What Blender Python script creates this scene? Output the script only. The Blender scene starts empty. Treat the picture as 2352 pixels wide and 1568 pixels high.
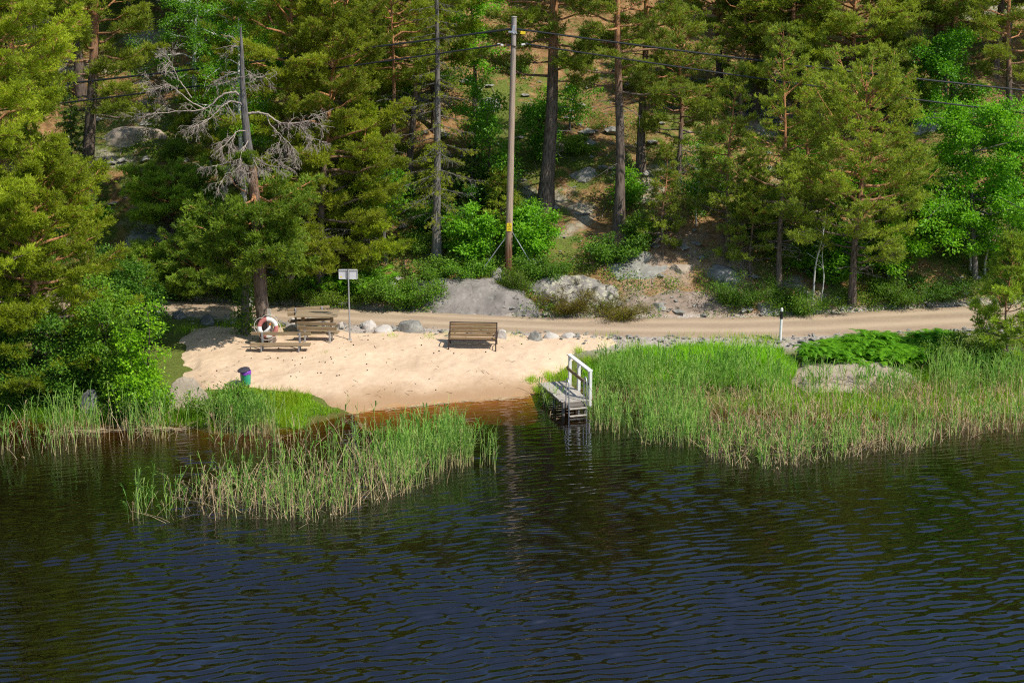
import bpy, math, random
import numpy as np
from mathutils import Vector, Matrix, noise as mnoise

random.seed(11)
R = np.random.default_rng(11)
scene = bpy.context.scene
COL = scene.collection
PI = math.pi

# ------------------------------------------------------------------ camera and survey helpers
CAM = np.array([0.0, -58.0, 16.5]); TILT = math.radians(15.0); F = 3660.0
FW = np.array([0, math.cos(TILT), -math.sin(TILT)]); UP = np.array([0, math.sin(TILT), math.cos(TILT)])
def ray(px, py):
    return FW + np.array([1.0, 0, 0])*(px-1176)/F - UP*(py-784)/F
def at_z(px, py, z=0.0):
    d = ray(px, py); return CAM + d*((z-CAM[2])/d[2])
def at_y(px, py, y):
    d = ray(px, py); return CAM + d*((y-CAM[1])/d[1])

# ------------------------------------------------------------------ noise and terrain
def _hash(ix, iy, seed):
    h = (ix.astype(np.int64)*374761393 + iy.astype(np.int64)*668265263 + seed*974634777) & 0x7fffffff
    h = ((h ^ (h >> 13))*1274126177) & 0x7fffffff
    return ((h ^ (h >> 16)) & 0xffff)/65535.0
def vnoise(x, y, seed=0):
    x = np.asarray(x, float); y = np.asarray(y, float)
    ix = np.floor(x); iy = np.floor(y); fx = x-ix; fy = y-iy
    fx = fx*fx*(3-2*fx); fy = fy*fy*(3-2*fy)
    a = _hash(ix, iy, seed); b = _hash(ix+1, iy, seed); c = _hash(ix, iy+1, seed); d = _hash(ix+1, iy+1, seed)
    return (a*(1-fx)+b*fx)*(1-fy)+(c*(1-fx)+d*fx)*fy
def fbm(x, y, seed=0, octs=4):
    s = 0; a = .5; t = 0
    for o in range(octs):
        s = s + a*vnoise(x*2**o+17.3*o, y*2**o-9.1*o, seed+o); t += a; a *= .5
    return s/t
def sat(v): return np.clip(v, 0, 1)
def sstep(a, b, v):
    t = sat((v-a)/(b-a)); return t*t*(3-2*t)

ZR = 1.05
def curve(pts, z):
    w = np.array([at_z(px, py, z) for px, py in pts]); o = np.argsort(w[:, 0]); w = w[o]
    xs = np.linspace(w[0, 0], w[-1, 0], 600); ysv = np.interp(xs, w[:, 0], w[:, 1])
    k = np.ones(13)/13; ysm = np.convolve(np.pad(ysv, 6, mode='edge'), k, mode='valid')
    return lambda x: np.interp(x, xs, ysm)
SHORE = curve([(-900, 950), (0, 955), (100, 966), (200, 975), (300, 982), (390, 972), (430, 975), (480, 1000), (560, 997), (650, 987), (740, 970), (800, 948),
               (900, 932), (1000, 925), (1100, 917), (1180, 911), (1230, 905), (1300, 890), (1400, 905), (1500, 925), (1700, 945), (1900, 955), (2100, 950), (2352, 955), (3300, 955)], 0)
NEAR = curve([(-900, 690), (300, 712), (420, 722), (650, 738), (800, 744), (1000, 754), (1200, 762), (1350, 769), (1500, 773), (1750, 775), (1900, 770), (2050, 762), (2250, 752), (3300, 720)], ZR)
FAR = curve([(-900, 655), (290, 680), (450, 690), (700, 701), (1000, 716), (1230, 727), (1500, 728), (1700, 727), (1900, 718), (2100, 706), (2250, 699), (3300, 665)], ZR)

def H(x, y):
    x = np.asarray(x, float); y = np.asarray(y, float)
    s = SHORE(x); n = NEAR(x); f = FAR(x)
    t = sat((y-s)/np.maximum(n-s, .5))
    land = ZR*(t**.85)
    land = land + (fbm(x*.7, y*.7, 3)-.5)*.22*np.sin(PI*t)
    bed = np.maximum((y-s)*.17, -2.2)
    d = np.maximum(y-f, 0)
    hill = ZR + .40*d + .55*(1-np.exp(-d/1.6)) - .0009*np.maximum(d-20, 0)**2*sat((90-d)/90)
    am = sat(d/5)
    hill = hill + am*((fbm(x/7, y/7, 21, 4)-.5)*3.2 + (fbm(x/1.6, y/1.6, 31, 3)-.5)*.5)
    h = np.where(y < s, bed, np.where(y < n, land, np.where(y < f, ZR-.04, hill)))
    return h
def Hs(x, y): return float(H(np.array([x]), np.array([y]))[0])
def ground(px, py):
    d = ray(px, py); t = np.linspace(30, 170, 2801)
    p = CAM[None]+d[None]*t[:, None]
    below = p[:, 2] < np.maximum(H(p[:, 0], p[:, 1]), -5)
    i = int(np.argmax(below)) if below.any() else 2800
    q = p[i].copy(); q[2] = Hs(q[0], q[1]); return q

# ------------------------------------------------------------------ mesh helpers
def raw_mesh(name, verts, faces_list, mats, mat_idx=None, smooth=True, fattr=None, vattr=None):
    """faces_list: list of (n,k) int arrays (all quads or all tris each)"""
    me = bpy.data.meshes.new(name)
    verts = np.asarray(verts, np.float32)
    me.vertices.add(len(verts)); me.vertices.foreach_set('co', verts.ravel())
    faces_list = [np.asarray(f, np.int32) for f in faces_list if len(f)]
    nl = sum(f.size for f in faces_list); nf = sum(len(f) for f in faces_list)
    me.loops.add(nl); me.polygons.add(nf)
    me.loops.foreach_set('vertex_index', np.concatenate([f.ravel() for f in faces_list]))
    tot = np.concatenate([np.full(len(f), f.shape[1], np.int32) for f in faces_list])
    st = np.concatenate([[0], np.cumsum(tot)[:-1]]).astype(np.int32)
    me.polygons.foreach_set('loop_start', st)
    me.polygons.foreach_set('loop_total', tot)
    me.polygons.foreach_set('use_smooth', np.full(nf, smooth))
    for m in mats: me.materials.append(m)
    if mat_idx is not None: me.polygons.foreach_set('material_index', np.asarray(mat_idx, np.int32))
    for dom, dct in (('FACE', fattr), ('POINT', vattr)):
        for k, v in (dct or {}).items():
            v = np.asarray(v, np.float32)
            if v.ndim == 1:
                a = me.attributes.new(k, 'FLOAT', dom); a.data.foreach_set('value', v)
            else:
                a = me.attributes.new(k, 'FLOAT_COLOR', dom); a.data.foreach_set('color', np.concatenate([v, np.ones((len(v), 1), np.float32)], 1).ravel())
    me.update(calc_edges=True); me.validate()
    return me
def link(name, me, parent=None, loc=None):
    o = bpy.data.objects.new(name, me); COL.objects.link(o)
    if parent is not None: o.parent = parent
    if loc is not None: o.location = loc
    return o
def tag(o, label, cat=None, group=None, kind=None):
    if label: o['label'] = label
    if cat: o['category'] = cat
    if group: o['group'] = group
    if kind: o['kind'] = kind
    return o
def empty(name, loc, label, cat, group=None, rz=0):
    o = bpy.data.objects.new(name, None); COL.objects.link(o); o.location = loc; o.rotation_euler = (0, 0, rz)
    o.empty_display_size = .2
    return tag(o, label, cat, group)

class MB:
    """collects boxes, tubes and lathes in one mesh"""
    def __init__(s): s.v = []; s.q = []; s.n = 0; s.t = []
    def add(s, v, q=(), t=()):
        v = np.asarray(v, float); s.v.append(v)
        if len(q): s.q.append(np.asarray(q)+s.n)
        if len(t): s.t.append(np.asarray(t)+s.n)
        s.n += len(v)
    def box(s, c, size, rot=None, bev=.006):
        hx, hy, hz = [a/2 for a in size]; b = min(bev, hx*.45, hy*.45, hz*.45)
        # chamfered box: 24 vertices
        vs = []; idx = {}
        for sx in (-1, 1):
            for sy in (-1, 1):
                for sz in (-1, 1):
                    for ax in range(3):
                        p = [sx*(hx-b), sy*(hy-b), sz*(hz-b)]; p[ax] = (sx*hx, sy*hy, sz*hz)[ax]
                        idx[(sx, sy, sz, ax)] = len(vs); vs.append(p)
        q = []; t = []
        for ax in range(3):
            o = [a for a in range(3) if a != ax]
            for sg in (-1, 1):
                loop = []
                for a, b2 in ((-1, -1), (1, -1), (1, 1), (-1, 1)):
                    k = [0, 0, 0]; k[ax] = sg; k[o[0]] = a; k[o[1]] = b2; loop.append(idx[(*k, ax)])
                if (sg > 0) == (ax == 1): loop = loop[::-1]
                q.append(loop)
        for ax in range(3):
            o = [a for a in range(3) if a != ax]
            for a in (-1, 1):
                for b2 in (-1, 1):
                    k0 = [0, 0, 0]; k1 = [0, 0, 0]; k0[ax] = -1; k1[ax] = 1
                    for k in (k0, k1): k[o[0]] = a; k[o[1]] = b2
                    q.append([idx[(*k0, o[0])], idx[(*k1, o[0])], idx[(*k1, o[1])], idx[(*k0, o[1])]])
        for sx in (-1, 1):
            for sy in (-1, 1):
                for sz in (-1, 1): t.append([idx[(sx, sy, sz, a)] for a in range(3)])
        v = np.array(vs)
        if rot is not None: v = v @ np.array(Matrix(rot).to_3x3()).T
        s.add(v+np.array(c), q, t); return s
    def beam(s, p0, p1, w, h, up=(0, 0, 1), bev=.006):
        p0 = Vector(p0); p1 = Vector(p1); x = (p1-p0).normalized(); y = Vector(up).cross(x).normalized(); z = x.cross(y)
        m = Matrix((x, y, z)).transposed()
        return s.box((p0+p1)/2, ((p1-p0).length, w, h), m, bev)
    def tube(s, pts, rad, sides=8, cap=True):
        v, q = tubes([(np.array(pts, float), np.full(len(pts), rad) if np.isscalar(rad) else np.array(rad))], sides)
        t = []
        if cap:
            n = len(v); v = np.concatenate([v, [pts[0]], [pts[-1]]])
            for k in range(sides):
                t.append([n, (k+1) % sides, k]); e = (len(pts)-1)*sides; t.append([n+1, e+k, e+(k+1) % sides])
        s.add(v, q, t); return s
    def lathe(s, prof, sides=24, c=(0, 0, 0), rot=None):
        a = np.arange(sides)*2*PI/sides; vs = []
        for r, z in prof: vs.append(np.stack([np.cos(a)*r, np.sin(a)*r, np.full(sides, z)], 1))
        v = np.concatenate(vs); q = []
        for i in range(len(prof)-1):
            for k in range(sides): q.append([i*sides+k, i*sides+(k+1) % sides, (i+1)*sides+(k+1) % sides, (i+1)*sides+k])
        if rot is not None: v = v @ np.array(Matrix(rot).to_3x3()).T
        s.add(v+np.array(c), q); return s
    def build(s, name, mat, parent=None, smooth=False, loc=None):
        fl = []
        if s.q: fl.append(np.concatenate(s.q))
        if s.t: fl.append(np.concatenate(s.t))
        me = raw_mesh(name, np.concatenate(s.v), fl, [mat], smooth=smooth)
        import bmesh
        bm = bmesh.new(); bm.from_mesh(me); bmesh.ops.recalc_face_normals(bm, faces=bm.faces); bm.to_mesh(me); bm.free()
        if smooth: me.set_sharp_from_angle(angle=math.radians(40))
        return link(name, me, parent, loc)

def tubes(lines, sides=6):
    V = []; Q = []; n = 0
    ang = np.arange(sides)*2*PI/sides; ca = np.cos(ang); sa = np.sin(ang)
    k = np.arange(sides); k1 = (k+1) % sides
    for pts, rad in lines:
        pts = np.asarray(pts, float); m = len(pts)
        t = np.gradient(pts, axis=0); t /= np.linalg.norm(t, axis=1, keepdims=True)+1e-9
        ref = np.array([0.0, 0, 1]) if abs(t[:, 2]).mean() < .8 else np.array([1.0, 0, 0])
        a = np.cross(t, ref); a /= np.linalg.norm(a, axis=1, keepdims=True)+1e-9; b = np.cross(t, a)
        rad = np.asarray(rad, float)
        ring = pts[:, None]+rad[:, None, None]*(a[:, None]*ca[None, :, None]+b[:, None]*sa[None, :, None])
        V.append(ring.reshape(-1, 3))
        i = np.arange(m-1)[:, None]*sides
        Q.append(np.stack([i+k, i+k1, i+sides+k1, i+sides+k], -1).reshape(-1, 4)+n); n += m*sides
    return np.concatenate(V), np.concatenate(Q)

# ------------------------------------------------------------------ materials
def nodes(name):
    m = bpy.data.materials.new(name); m.use_nodes = True; nt = m.node_tree; nt.nodes.clear()
    out = nt.nodes.new('ShaderNodeOutputMaterial'); return m, nt, out
def nd(nt, typ, ins=None, **props):
    n = nt.nodes.new(typ)
    for k, v in props.items(): setattr(n, k, v)
    for k, v in (ins or {}).items():
        s = n.inputs[k]
        if hasattr(v, 'is_output') or isinstance(v, bpy.types.NodeSocket): nt.links.new(v, s)
        else:
            if isinstance(v, (tuple, list)) and len(v) == 3 and s.type == 'RGBA': v = (*v, 1)
            s.default_value = v
    return n
def ramp(nt, fac, stops, interp='LINEAR'):
    n = nt.nodes.new('ShaderNodeValToRGB'); n.color_ramp.interpolation = interp; e = n.color_ramp.elements
    while len(e) < len(stops): e.new(.5)
    for el, (p, c) in zip(e, stops):
        el.position = p; el.color = (*c, 1) if len(c) == 3 else c
    nt.links.new(fac, n.inputs[0]); return n.outputs[0]
def mix(nt, fac, a, b, mode='MIX'):
    n = nt.nodes.new('ShaderNodeMix'); n.data_type = 'RGBA'; n.blend_type = mode
    for s, v in ((n.inputs[0], fac), (n.inputs[6], a), (n.inputs[7], b)):
        if isinstance(v, bpy.types.NodeSocket): nt.links.new(v, s)
        else: s.default_value = v if not isinstance(v, tuple) or len(v) == 4 else (*v, 1)
    return n.outputs[2]
def mth(nt, op, a, b=None, clamp=False):
    n = nt.nodes.new('ShaderNodeMath'); n.operation = op; n.use_clamp = clamp
    for s, v in zip(n.inputs, (a, b)):
        if v is None: continue
        if isinstance(v, bpy.types.NodeSocket): nt.links.new(v, s)
        else: s.default_value = v
    return n.outputs[0]
def noise_t(nt, scale, detail=4, rough=.55, vec=None, dist=0.0):
    n = nd(nt, 'ShaderNodeTexNoise', {'Scale': scale, 'Detail': detail, 'Roughness': rough, 'Distortion': dist})
    if vec is not None: nt.links.new(vec, n.inputs['Vector'])
    return n.outputs['Fac']
def coords(nt, which='Object', scale=None):
    c = nt.nodes.new('ShaderNodeTexCoord').outputs[which]
    if scale:
        m = nd(nt, 'ShaderNodeMapping', {'Vector': c, 'Scale': scale}); return m.outputs[0]
    return c
def attr(nt, name, out='Fac'):
    n = nt.nodes.new('ShaderNodeAttribute'); n.attribute_name = name; return n.outputs[out]
def principled(nt, out, col, rough=.8, spec=.3, normal=None, metal=0.0):
    b = nd(nt, 'ShaderNodeBsdfPrincipled', {'Base Color': col, 'Roughness': rough, 'Specular IOR Level': spec, 'Metallic': metal})
    if normal is not None: nt.links.new(normal, b.inputs['Normal'])
    nt.links.new(b.outputs[0], out.inputs[0]); return b
def bump(nt, h, strength=.5, dist=.02):
    return nd(nt, 'ShaderNodeBump', {'Height': h, 'Strength': strength, 'Distance': dist}).outputs[0]

def leaf_mat(name, dark, light, transl=.35, rough=.55, spec=.25, brown=None):
    m, nt, out = nodes(name)
    t = attr(nt, 'tint')
    oi = nt.nodes.new('ShaderNodeObjectInfo')
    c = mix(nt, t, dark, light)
    if brown:
        c = mix(nt, mth(nt, 'GREATER_THAN', t, .985), c, brown)
    v = mth(nt, 'ADD', mth(nt, 'MULTIPLY', oi.outputs['Random'], .35), .82)
    c = nd(nt, 'ShaderNodeHueSaturation', {'Color': c, 'Value': v, 'Saturation': 1.0}).outputs[0]
    c = mix(nt, 1.0, c, oi.outputs['Color'], 'MULTIPLY')
    p = nd(nt, 'ShaderNodeBsdfPrincipled', {'Base Color': c, 'Roughness': rough, 'Specular IOR Level': spec})
    tc = mix(nt, 1.0, c, (1.35, 1.3, .55), 'MULTIPLY')
    tr = nd(nt, 'ShaderNodeBsdfTranslucent', {'Color': tc})
    s = nd(nt, 'ShaderNodeMixShader', {0: transl, 1: p.outputs[0], 2: tr.outputs[0]})
    nt.links.new(s.outputs[0], out.inputs[0]); return m

M = {}
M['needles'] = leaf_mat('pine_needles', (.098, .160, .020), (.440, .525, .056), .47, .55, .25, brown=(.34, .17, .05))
M['spruce'] = leaf_mat('spruce_needles', (.095, .155, .024), (.29, .38, .055), .4, .5, .25)
M['leaves'] = leaf_mat('broad_leaves', (.080, .24, .012), (.25, .55, .03), .45, .45, .35)
M['bushleaves'] = leaf_mat('bush_leaves', (.070, .165, .018), (.21, .39, .04), .42, .5, .35)
M['heath'] = leaf_mat('heath_leaves', (.095, .135, .020), (.25, .33, .045), .35, .7, .15, brown=(.3, .18, .09))
M['fern'] = leaf_mat('fern_fronds', (.075, .24, .012), (.22, .50, .028), .42, .5, .3)
M['grass'] = leaf_mat('grass_blades', (.17, .35, .02), (.40, .66, .035), .45, .5, .3)

def m_reed():
    m, nt, out = nodes('reed_blades')
    t = attr(nt, 'tint'); d = attr(nt, 'dry')
    c = mix(nt, t, (.17, .40, .055), (.43, .70, .12))
    c2 = mix(nt, t, (.50, .33, .18), (.88, .69, .42))
    c = mix(nt, d, c, c2)
    p = nd(nt, 'ShaderNodeBsdfPrincipled', {'Base Color': c, 'Roughness': .5, 'Specular IOR Level': .3})
    tr = nd(nt, 'ShaderNodeBsdfTranslucent', {'Color': c})
    s = nd(nt, 'ShaderNodeMixShader', {0: .3, 1: p.outputs[0], 2: tr.outputs[0]})
    nt.links.new(s.outputs[0], out.inputs[0]); return m
M['reed'] = m_reed()

def m_bark(name, low, low2, high, high2, hz0=.35, hz1=.6):
    m, nt, out = nodes(name)
    v = coords(nt, 'Object', (1, 1, .22))
    n = noise_t(nt, 11, 5, .65, v); n2 = noise_t(nt, 1.3, 3, .5, coords(nt))
    vo = nd(nt, 'ShaderNodeTexVoronoi', {'Vector': v, 'Scale': 14.0}).outputs['Distance']
    f = mth(nt, 'ADD', mth(nt, 'MULTIPLY', n, .7), mth(nt, 'MULTIPLY', vo, .5))
    a = ramp(nt, f, [(.3, low), (.75, low2)]); b = ramp(nt, f, [(.3, high), (.75, high2)])
    h = mth(nt, 'ADD', attr(nt, 'hz'), mth(nt, 'MULTIPLY', mth(nt, 'SUBTRACT', n2, .5), .25))
    mr = nd(nt, 'ShaderNodeMapRange', {'Value': h, 'From Min': hz0, 'From Max': hz1})
    c = mix(nt, mr.outputs[0], a, b)
    principled(nt, out, c, .9, .15, bump(nt, f, .9, .03)); return m
M['pinebark'] = m_bark('pine_bark', (.035, .026, .021), (.19, .145, .115), (.20, .085, .035), (.48, .24, .11))
M['greybark'] = m_bark('grey_bark', (.06, .055, .05), (.22, .20, .18), (.055, .05, .045), (.19, .17, .15))
M['darkbark'] = m_bark('dark_bark', (.025, .02, .016), (.11, .085, .065), (.04, .03, .022), (.15, .11, .08))
M['deadwood'] = m_bark('dead_silver_wood', (.14, .115, .10), (.36, .31, .28), (.20, .16, .13), (.46, .385, .33), .15, .45)
M['deadtrunk'] = m_bark('dead_grey_trunk', (.04, .036, .034), (.16, .14, .13), (.055, .05, .048), (.19, .175, .165), .3, .7)
M['birchbark'] = m_bark('birch_bark', (.30, .28, .26), (.60, .58, .54), (.45, .43, .40), (.75, .73, .70))

def m_rock(name, a, b, lich=(.42, .42, .36), dark=(.035, .034, .03), lichamt=.55, darkamt=.60, warm=None, scale=1.0):
    m, nt, out = nodes(name)
    v = coords(nt)
    n1 = noise_t(nt, 1.6*scale, 6, .62, v); n2 = noise_t(nt, 30*scale, 3, .6, v); n3 = noise_t(nt, 4.5*scale, 5, .6, v, .6); n4 = noise_t(nt, 2.6*scale, 5, .65, v, 1.0)
    c = ramp(nt, n1, [(.3, a), (.7, b)])
    c = mix(nt, mth(nt, 'MULTIPLY', n2, .22), c, (.5, .47, .44), 'OVERLAY')
    c = mix(nt, ramp(nt, n3, [(lichamt, (0, 0, 0)), (lichamt+.08, (.7, .7, .7))]), c, lich)
    c = mix(nt, ramp(nt, n4, [(darkamt, (0, 0, 0)), (darkamt+.05, (.85, .85, .85))]), c, dark)
    dv = nd(nt, 'ShaderNodeVectorMath', {0: v, 1: nd(nt, 'ShaderNodeTexNoise', {'Vector': v, 'Scale': 2.0, 'Detail': 4.0}).outputs['Color']}, operation='ADD').outputs[0]
    ck = nd(nt, 'ShaderNodeTexVoronoi', {'Vector': dv, 'Scale': .62*scale}, feature='DISTANCE_TO_EDGE').outputs['Distance']
    c = mix(nt, ramp(nt, ck, [(.002, (.38, .38, .38)), (.014, (0, 0, 0))]), c, dark)
    if warm:
        g = nd(nt, 'ShaderNodeSeparateXYZ', {0: coords(nt, 'Generated')}).outputs[2]
        g = mth(nt, 'ADD', g, mth(nt, 'MULTIPLY', mth(nt, 'SUBTRACT', n3, .5), .35))
        c = mix(nt, ramp(nt, g, [(warm[0], (1, 1, 1)), (warm[1], (0, 0, 0))]), c, warm[2])
    h = mth(nt, 'ADD', n1, mth(nt, 'MULTIPLY', n2, .10))
    principled(nt, out, c, .9, .2, bump(nt, h, .8, .06)); return m
M['granite'] = m_rock('granite', (.185, .165, .15), (.32, .29, .26), lich=(.36, .34, .30), lichamt=.58, darkamt=.63, warm=(.16, .26, (.60, .55, .49)))
M['lichenrock'] = m_rock('lichen_granite', (.20, .185, .165), (.33, .30, .27), lich=(.50, .47, .34), lichamt=.5, darkamt=.54, warm=(.22, .32, (.58, .54, .50)))
M['palerock'] = m_rock('pale_rock', (.42, .38, .34), (.62, .57, .51), lich=(.4, .38, .33), lichamt=.62, darkamt=.72)
M['greyrock'] = m_rock('grey_rock', (.17, .165, .15), (.33, .315, .28), darkamt=.66)
M['sandrock'] = m_rock('sand_coloured_rock', (.30, .24, .185), (.46, .385, .30), lich=(.3, .27, .2), lichamt=.6, darkamt=.70, scale=2)
M['brownrock'] = m_rock('brown_broken_rock', (.21, .16, .12), (.36, .28, .22), lich=(.42, .36, .30), lichamt=.58, darkamt=.60, scale=1.6)
M['shaderock'] = m_rock('shade_toned_rock', (.10, .10, .095), (.20, .20, .185), darkamt=.6)  # darker copy of the grey rock, tree shade put into its colour

def m_wood(name, a, b, axis='x', scale=1.0, rough=.85):
    m, nt, out = nodes(name)
    s = {'x': (.6, 9, 9), 'y': (9, .6, 9), 'z': (9, 9, .6)}[axis]
    v = coords(nt, 'Object', s); oi = nt.nodes.new('ShaderNodeObjectInfo').outputs['Random']
    n = noise_t(nt, 5*scale, 5, .65, v, .4); n2 = noise_t(nt, 1.2*scale, 2, .5, v)
    c = ramp(nt, mth(nt, 'ADD', mth(nt, 'MULTIPLY', n, .6), mth(nt, 'MULTIPLY', n2, .4)), [(.32, a), (.66, b)])
    principled(nt, out, c, rough, .2, bump(nt, n, .5, .01)); return m
M['wood'] = m_wood('weathered_plank', (.145, .095, .052), (.37, .275, .165))
M['woodtop'] = m_wood('table_plank', (.20, .145, .09), (.40, .31, .20))
M['benchwood'] = m_wood('bench_slat', (.12, .072, .034), (.30, .195, .10))
M['deckwood'] = m_wood('grey_deck_plank', (.30, .265, .225), (.56, .51, .44))
M['deckdark'] = m_wood('dark_wet_timber', (.10, .085, .07), (.26, .23, .20), 'y')
def m_pole():
    m, nt, out = nodes('pole_timber')
    v = coords(nt, 'Object', (9, 9, .35)); n = noise_t(nt, 3.5, 5, .65, v, .3)
    z = nd(nt, 'ShaderNodeSeparateXYZ', {0: coords(nt)}).outputs[2]
    a = ramp(nt, n, [(.3, (.24, .165, .115)), (.7, (.50, .40, .31))])
    b = ramp(nt, n, [(.38, (.035, .018, .011)), (.62, (.27, .135, .068))])
    zf = mth(nt, 'ADD', z, mth(nt, 'MULTIPLY', mth(nt, 'SUBTRACT', n, .5), 2.0))
    c = mix(nt, nd(nt, 'ShaderNodeMapRange', {'Value': zf, 'From Min': 2.2, 'From Max': .9}).outputs[0], a, b)
    g = ramp(nt, n, [(.3, (.20, .18, .165)), (.7, (.42, .38, .35))])
    c = mix(nt, nd(nt, 'ShaderNodeMapRange', {'Value': z, 'From Min': 7.5, 'From Max': 10.5}).outputs[0], c, g)
    principled(nt, out, c, .85, .2, bump(nt, n, .5, .02)); return m
M['pole'] = m_pole()
def m_plain(name, col, rough=.5, metal=0.0, spec=.4, var=.12, scale=6):
    m, nt, out = nodes(name)
    n = noise_t(nt, scale, 5, .6, coords(nt)); k = 1-var*2
    c = ramp(nt, n, [(.3, tuple(x*(1-var) for x in col)), (.7, tuple(min(1, x*(1+var)) for x in col))])
    principled(nt, out, c, rough, spec, bump(nt, n, .1, .01), metal); return m
M['whitepaint'] = m_plain('white_paint', (.76, .75, .72), .55)
M['steel'] = m_plain('galvanised_steel', (.50, .51, .53), .42, .75)
M['darkiron'] = m_plain('dark_iron', (.045, .028, .025), .5, .2)
M['greypaint'] = m_plain('grey_sheet_metal', (.62, .62, .64), .45, .1, var=.04)
M['greypaint2'] = m_plain('dark_grey_metal', (.30, .30, .32), .5, .3)  # plain darker grey of the sign clamp and the low bench legs
M['green'] = m_plain('green_plastic', (.045, .36, .21), .45)
M['lid'] = m_plain('dark_lid_plastic', (.06, .055, .075), .6)
M['purple'] = m_plain('purple_plastic_bag', (.22, .06, .42), .35, var=.3, scale=14)
M['ringred'] = m_plain('faded_red_plastic', (.50, .17, .15), .6, var=.12)
M['ringwhite'] = m_plain('white_plastic', (.80, .79, .76), .5, var=.06)
M['rope'] = m_plain('pale_rope', (.66, .60, .54), .9)
M['yellow'] = m_plain('yellow_sign', (.82, .60, .02), .5, var=.05)
M['black'] = m_plain('black_paint', (.012, .012, .013), .5)
M['cable'] = m_plain('black_cable', (.012, .014, .016), .45)
M['cone'] = m_plain('pine_cone_scales', (.045, .028, .018), .9)
M['straw'] = m_plain('dry_straw', (.52, .40, .24), .8, var=.3)
M['orange'] = m_plain('orange_strap', (.55, .20, .03), .7)
M['reflector'] = m_plain('pale_reflector', (.8, .78, .76), .25)
# ================================================================== SETTING
def poly_world(pts, z=None):
    return np.array([(at_z(px, py, z) if z is not None else ground(px, py))[:2] for px, py in pts])
def signed_dist(x, y, P):
    """positive inside"""
    x = np.asarray(x, float); y = np.asarray(y, float); inside = np.zeros(x.shape, bool); dm = np.full(x.shape, 1e9)
    for i in range(len(P)):
        ax, ay = P[i]; bx, by = P[(i+1) % len(P)]
        c = ((ay > y) != (by > y)) & (x < (bx-ax)*(y-ay)/(by-ay+1e-12)+ax); inside ^= c
        t = sat(((x-ax)*(bx-ax)+(y-ay)*(by-ay))/((bx-ax)**2+(by-ay)**2+1e-12))
        dm = np.minimum(dm, np.hypot(x-ax-t*(bx-ax), y-ay-t*(by-ay)))
    return np.where(inside, dm, -dm)
def grid_mesh(name, xs, ys, zf, mats, vattr_f=None):
    X, Y = np.meshgrid(xs, ys); Z = zf(X, Y); nx, ny = len(xs), len(ys)
    v = np.stack([X.ravel(), Y.ravel(), Z.ravel()], 1)
    i = (np.arange(ny-1)[:, None]*nx+np.arange(nx-1)[None]).ravel()
    q = np.stack([i, i+1, i+nx+1, i+nx], 1)
    va = {k: f.reshape(len(v), -1).squeeze() for k, f in vattr_f(X, Y, Z).items()} if vattr_f else None
    return raw_mesh(name, v, [q], mats, vattr=va)
def steps(*segs):
    out = []
    for a, b, s in segs: out.append(np.arange(a, b, s))
    return np.unique(np.round(np.concatenate(out+[[segs[-1][1]]]), 4))

BEACH = poly_world([(418, 782), (430, 868), (455, 895), (585, 893), (690, 905), (805, 948), (830, 985), (1000, 990), (1225, 975), (1232, 905), (1265, 868), (1330, 808), (1460, 790),
                    (1400, 775), (1160, 764), (1000, 762), (830, 764), (600, 748), (440, 752)])
GRASSY = [poly_world([(600, 900), (700, 905), (800, 950), (700, 985), (560, 995), (480, 995), (520, 900)]),
          poly_world([(1345, 845), (1440, 815), (1600, 800), (1800, 808), (1830, 850), (1800, 900), (1340, 890)])]
def m_ground():
    m, nt, out = nodes('forest_ground')
    v = coords(nt); w = attr(nt, 'wt', 'Color'); s = nd(nt, 'ShaderNodeSeparateColor', {0: w})
    n1 = noise_t(nt, .55, 5, .6, v); n2 = noise_t(nt, 3.2, 5, .65, v, .5); n3 = noise_t(nt, 14, 4, .7, v); n4 = noise_t(nt, 1.4, 5, .6, v, .8)
    lit = ramp(nt, n2, [(.3, (.14, .085, .042)), (.5, (.34, .20, .095)), (.7, (.52, .35, .18))])
    lit = mix(nt, mth(nt, 'MULTIPLY', n3, .8), lit, (.32, .27, .2), 'OVERLAY')
    moss = ramp(nt, n3, [(.3, (.065, .09, .018)), (.7, (.20, .235, .05))])
    lich = ramp(nt, n2, [(.3, (.20, .18, .14)), (.7, (.47, .42, .31))])
    c = mix(nt, ramp(nt, mth(nt, 'ADD', mth(nt, 'MULTIPLY', n4, .75), mth(nt, 'MULTIPLY', s.outputs[0], .5)), [(.50, (0, 0, 0)), (.60, (1, 1, 1))]), lit, moss)
    c = mix(nt, ramp(nt, mth(nt, 'ADD', mth(nt, 'MULTIPLY', n1, .6), mth(nt, 'MULTIPLY', s.outputs[1], .5)), [(.50, (0, 0, 0)), (.57, (1, 1, 1))]), c, lich)
    vo = nd(nt, 'ShaderNodeTexVoronoi', {'Vector': v, 'Scale': 16.0}).outputs['Color']
    g = mix(nt, .35, (.40, .31, .23), nd(nt, 'ShaderNodeHueSaturation', {'Color': vo, 'Saturation': .08, 'Value': .7}).outputs[0])
    c = mix(nt, s.outputs[2], c, g)
    z = nd(nt, 'ShaderNodeSeparateXYZ', {0: v}).outputs[2]
    c = mix(nt, nd(nt, 'ShaderNodeMapRange', {'Value': z, 'From Min': .12, 'From Max': -.05}).outputs[0], c, (.11, .055, .022))
    h = mth(nt, 'ADD', n2, mth(nt, 'MULTIPLY', n3, .4))
    principled(nt, out, c, .95, .1, bump(nt, h, .9, .10)); return m
M['ground'] = m_ground()
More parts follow.
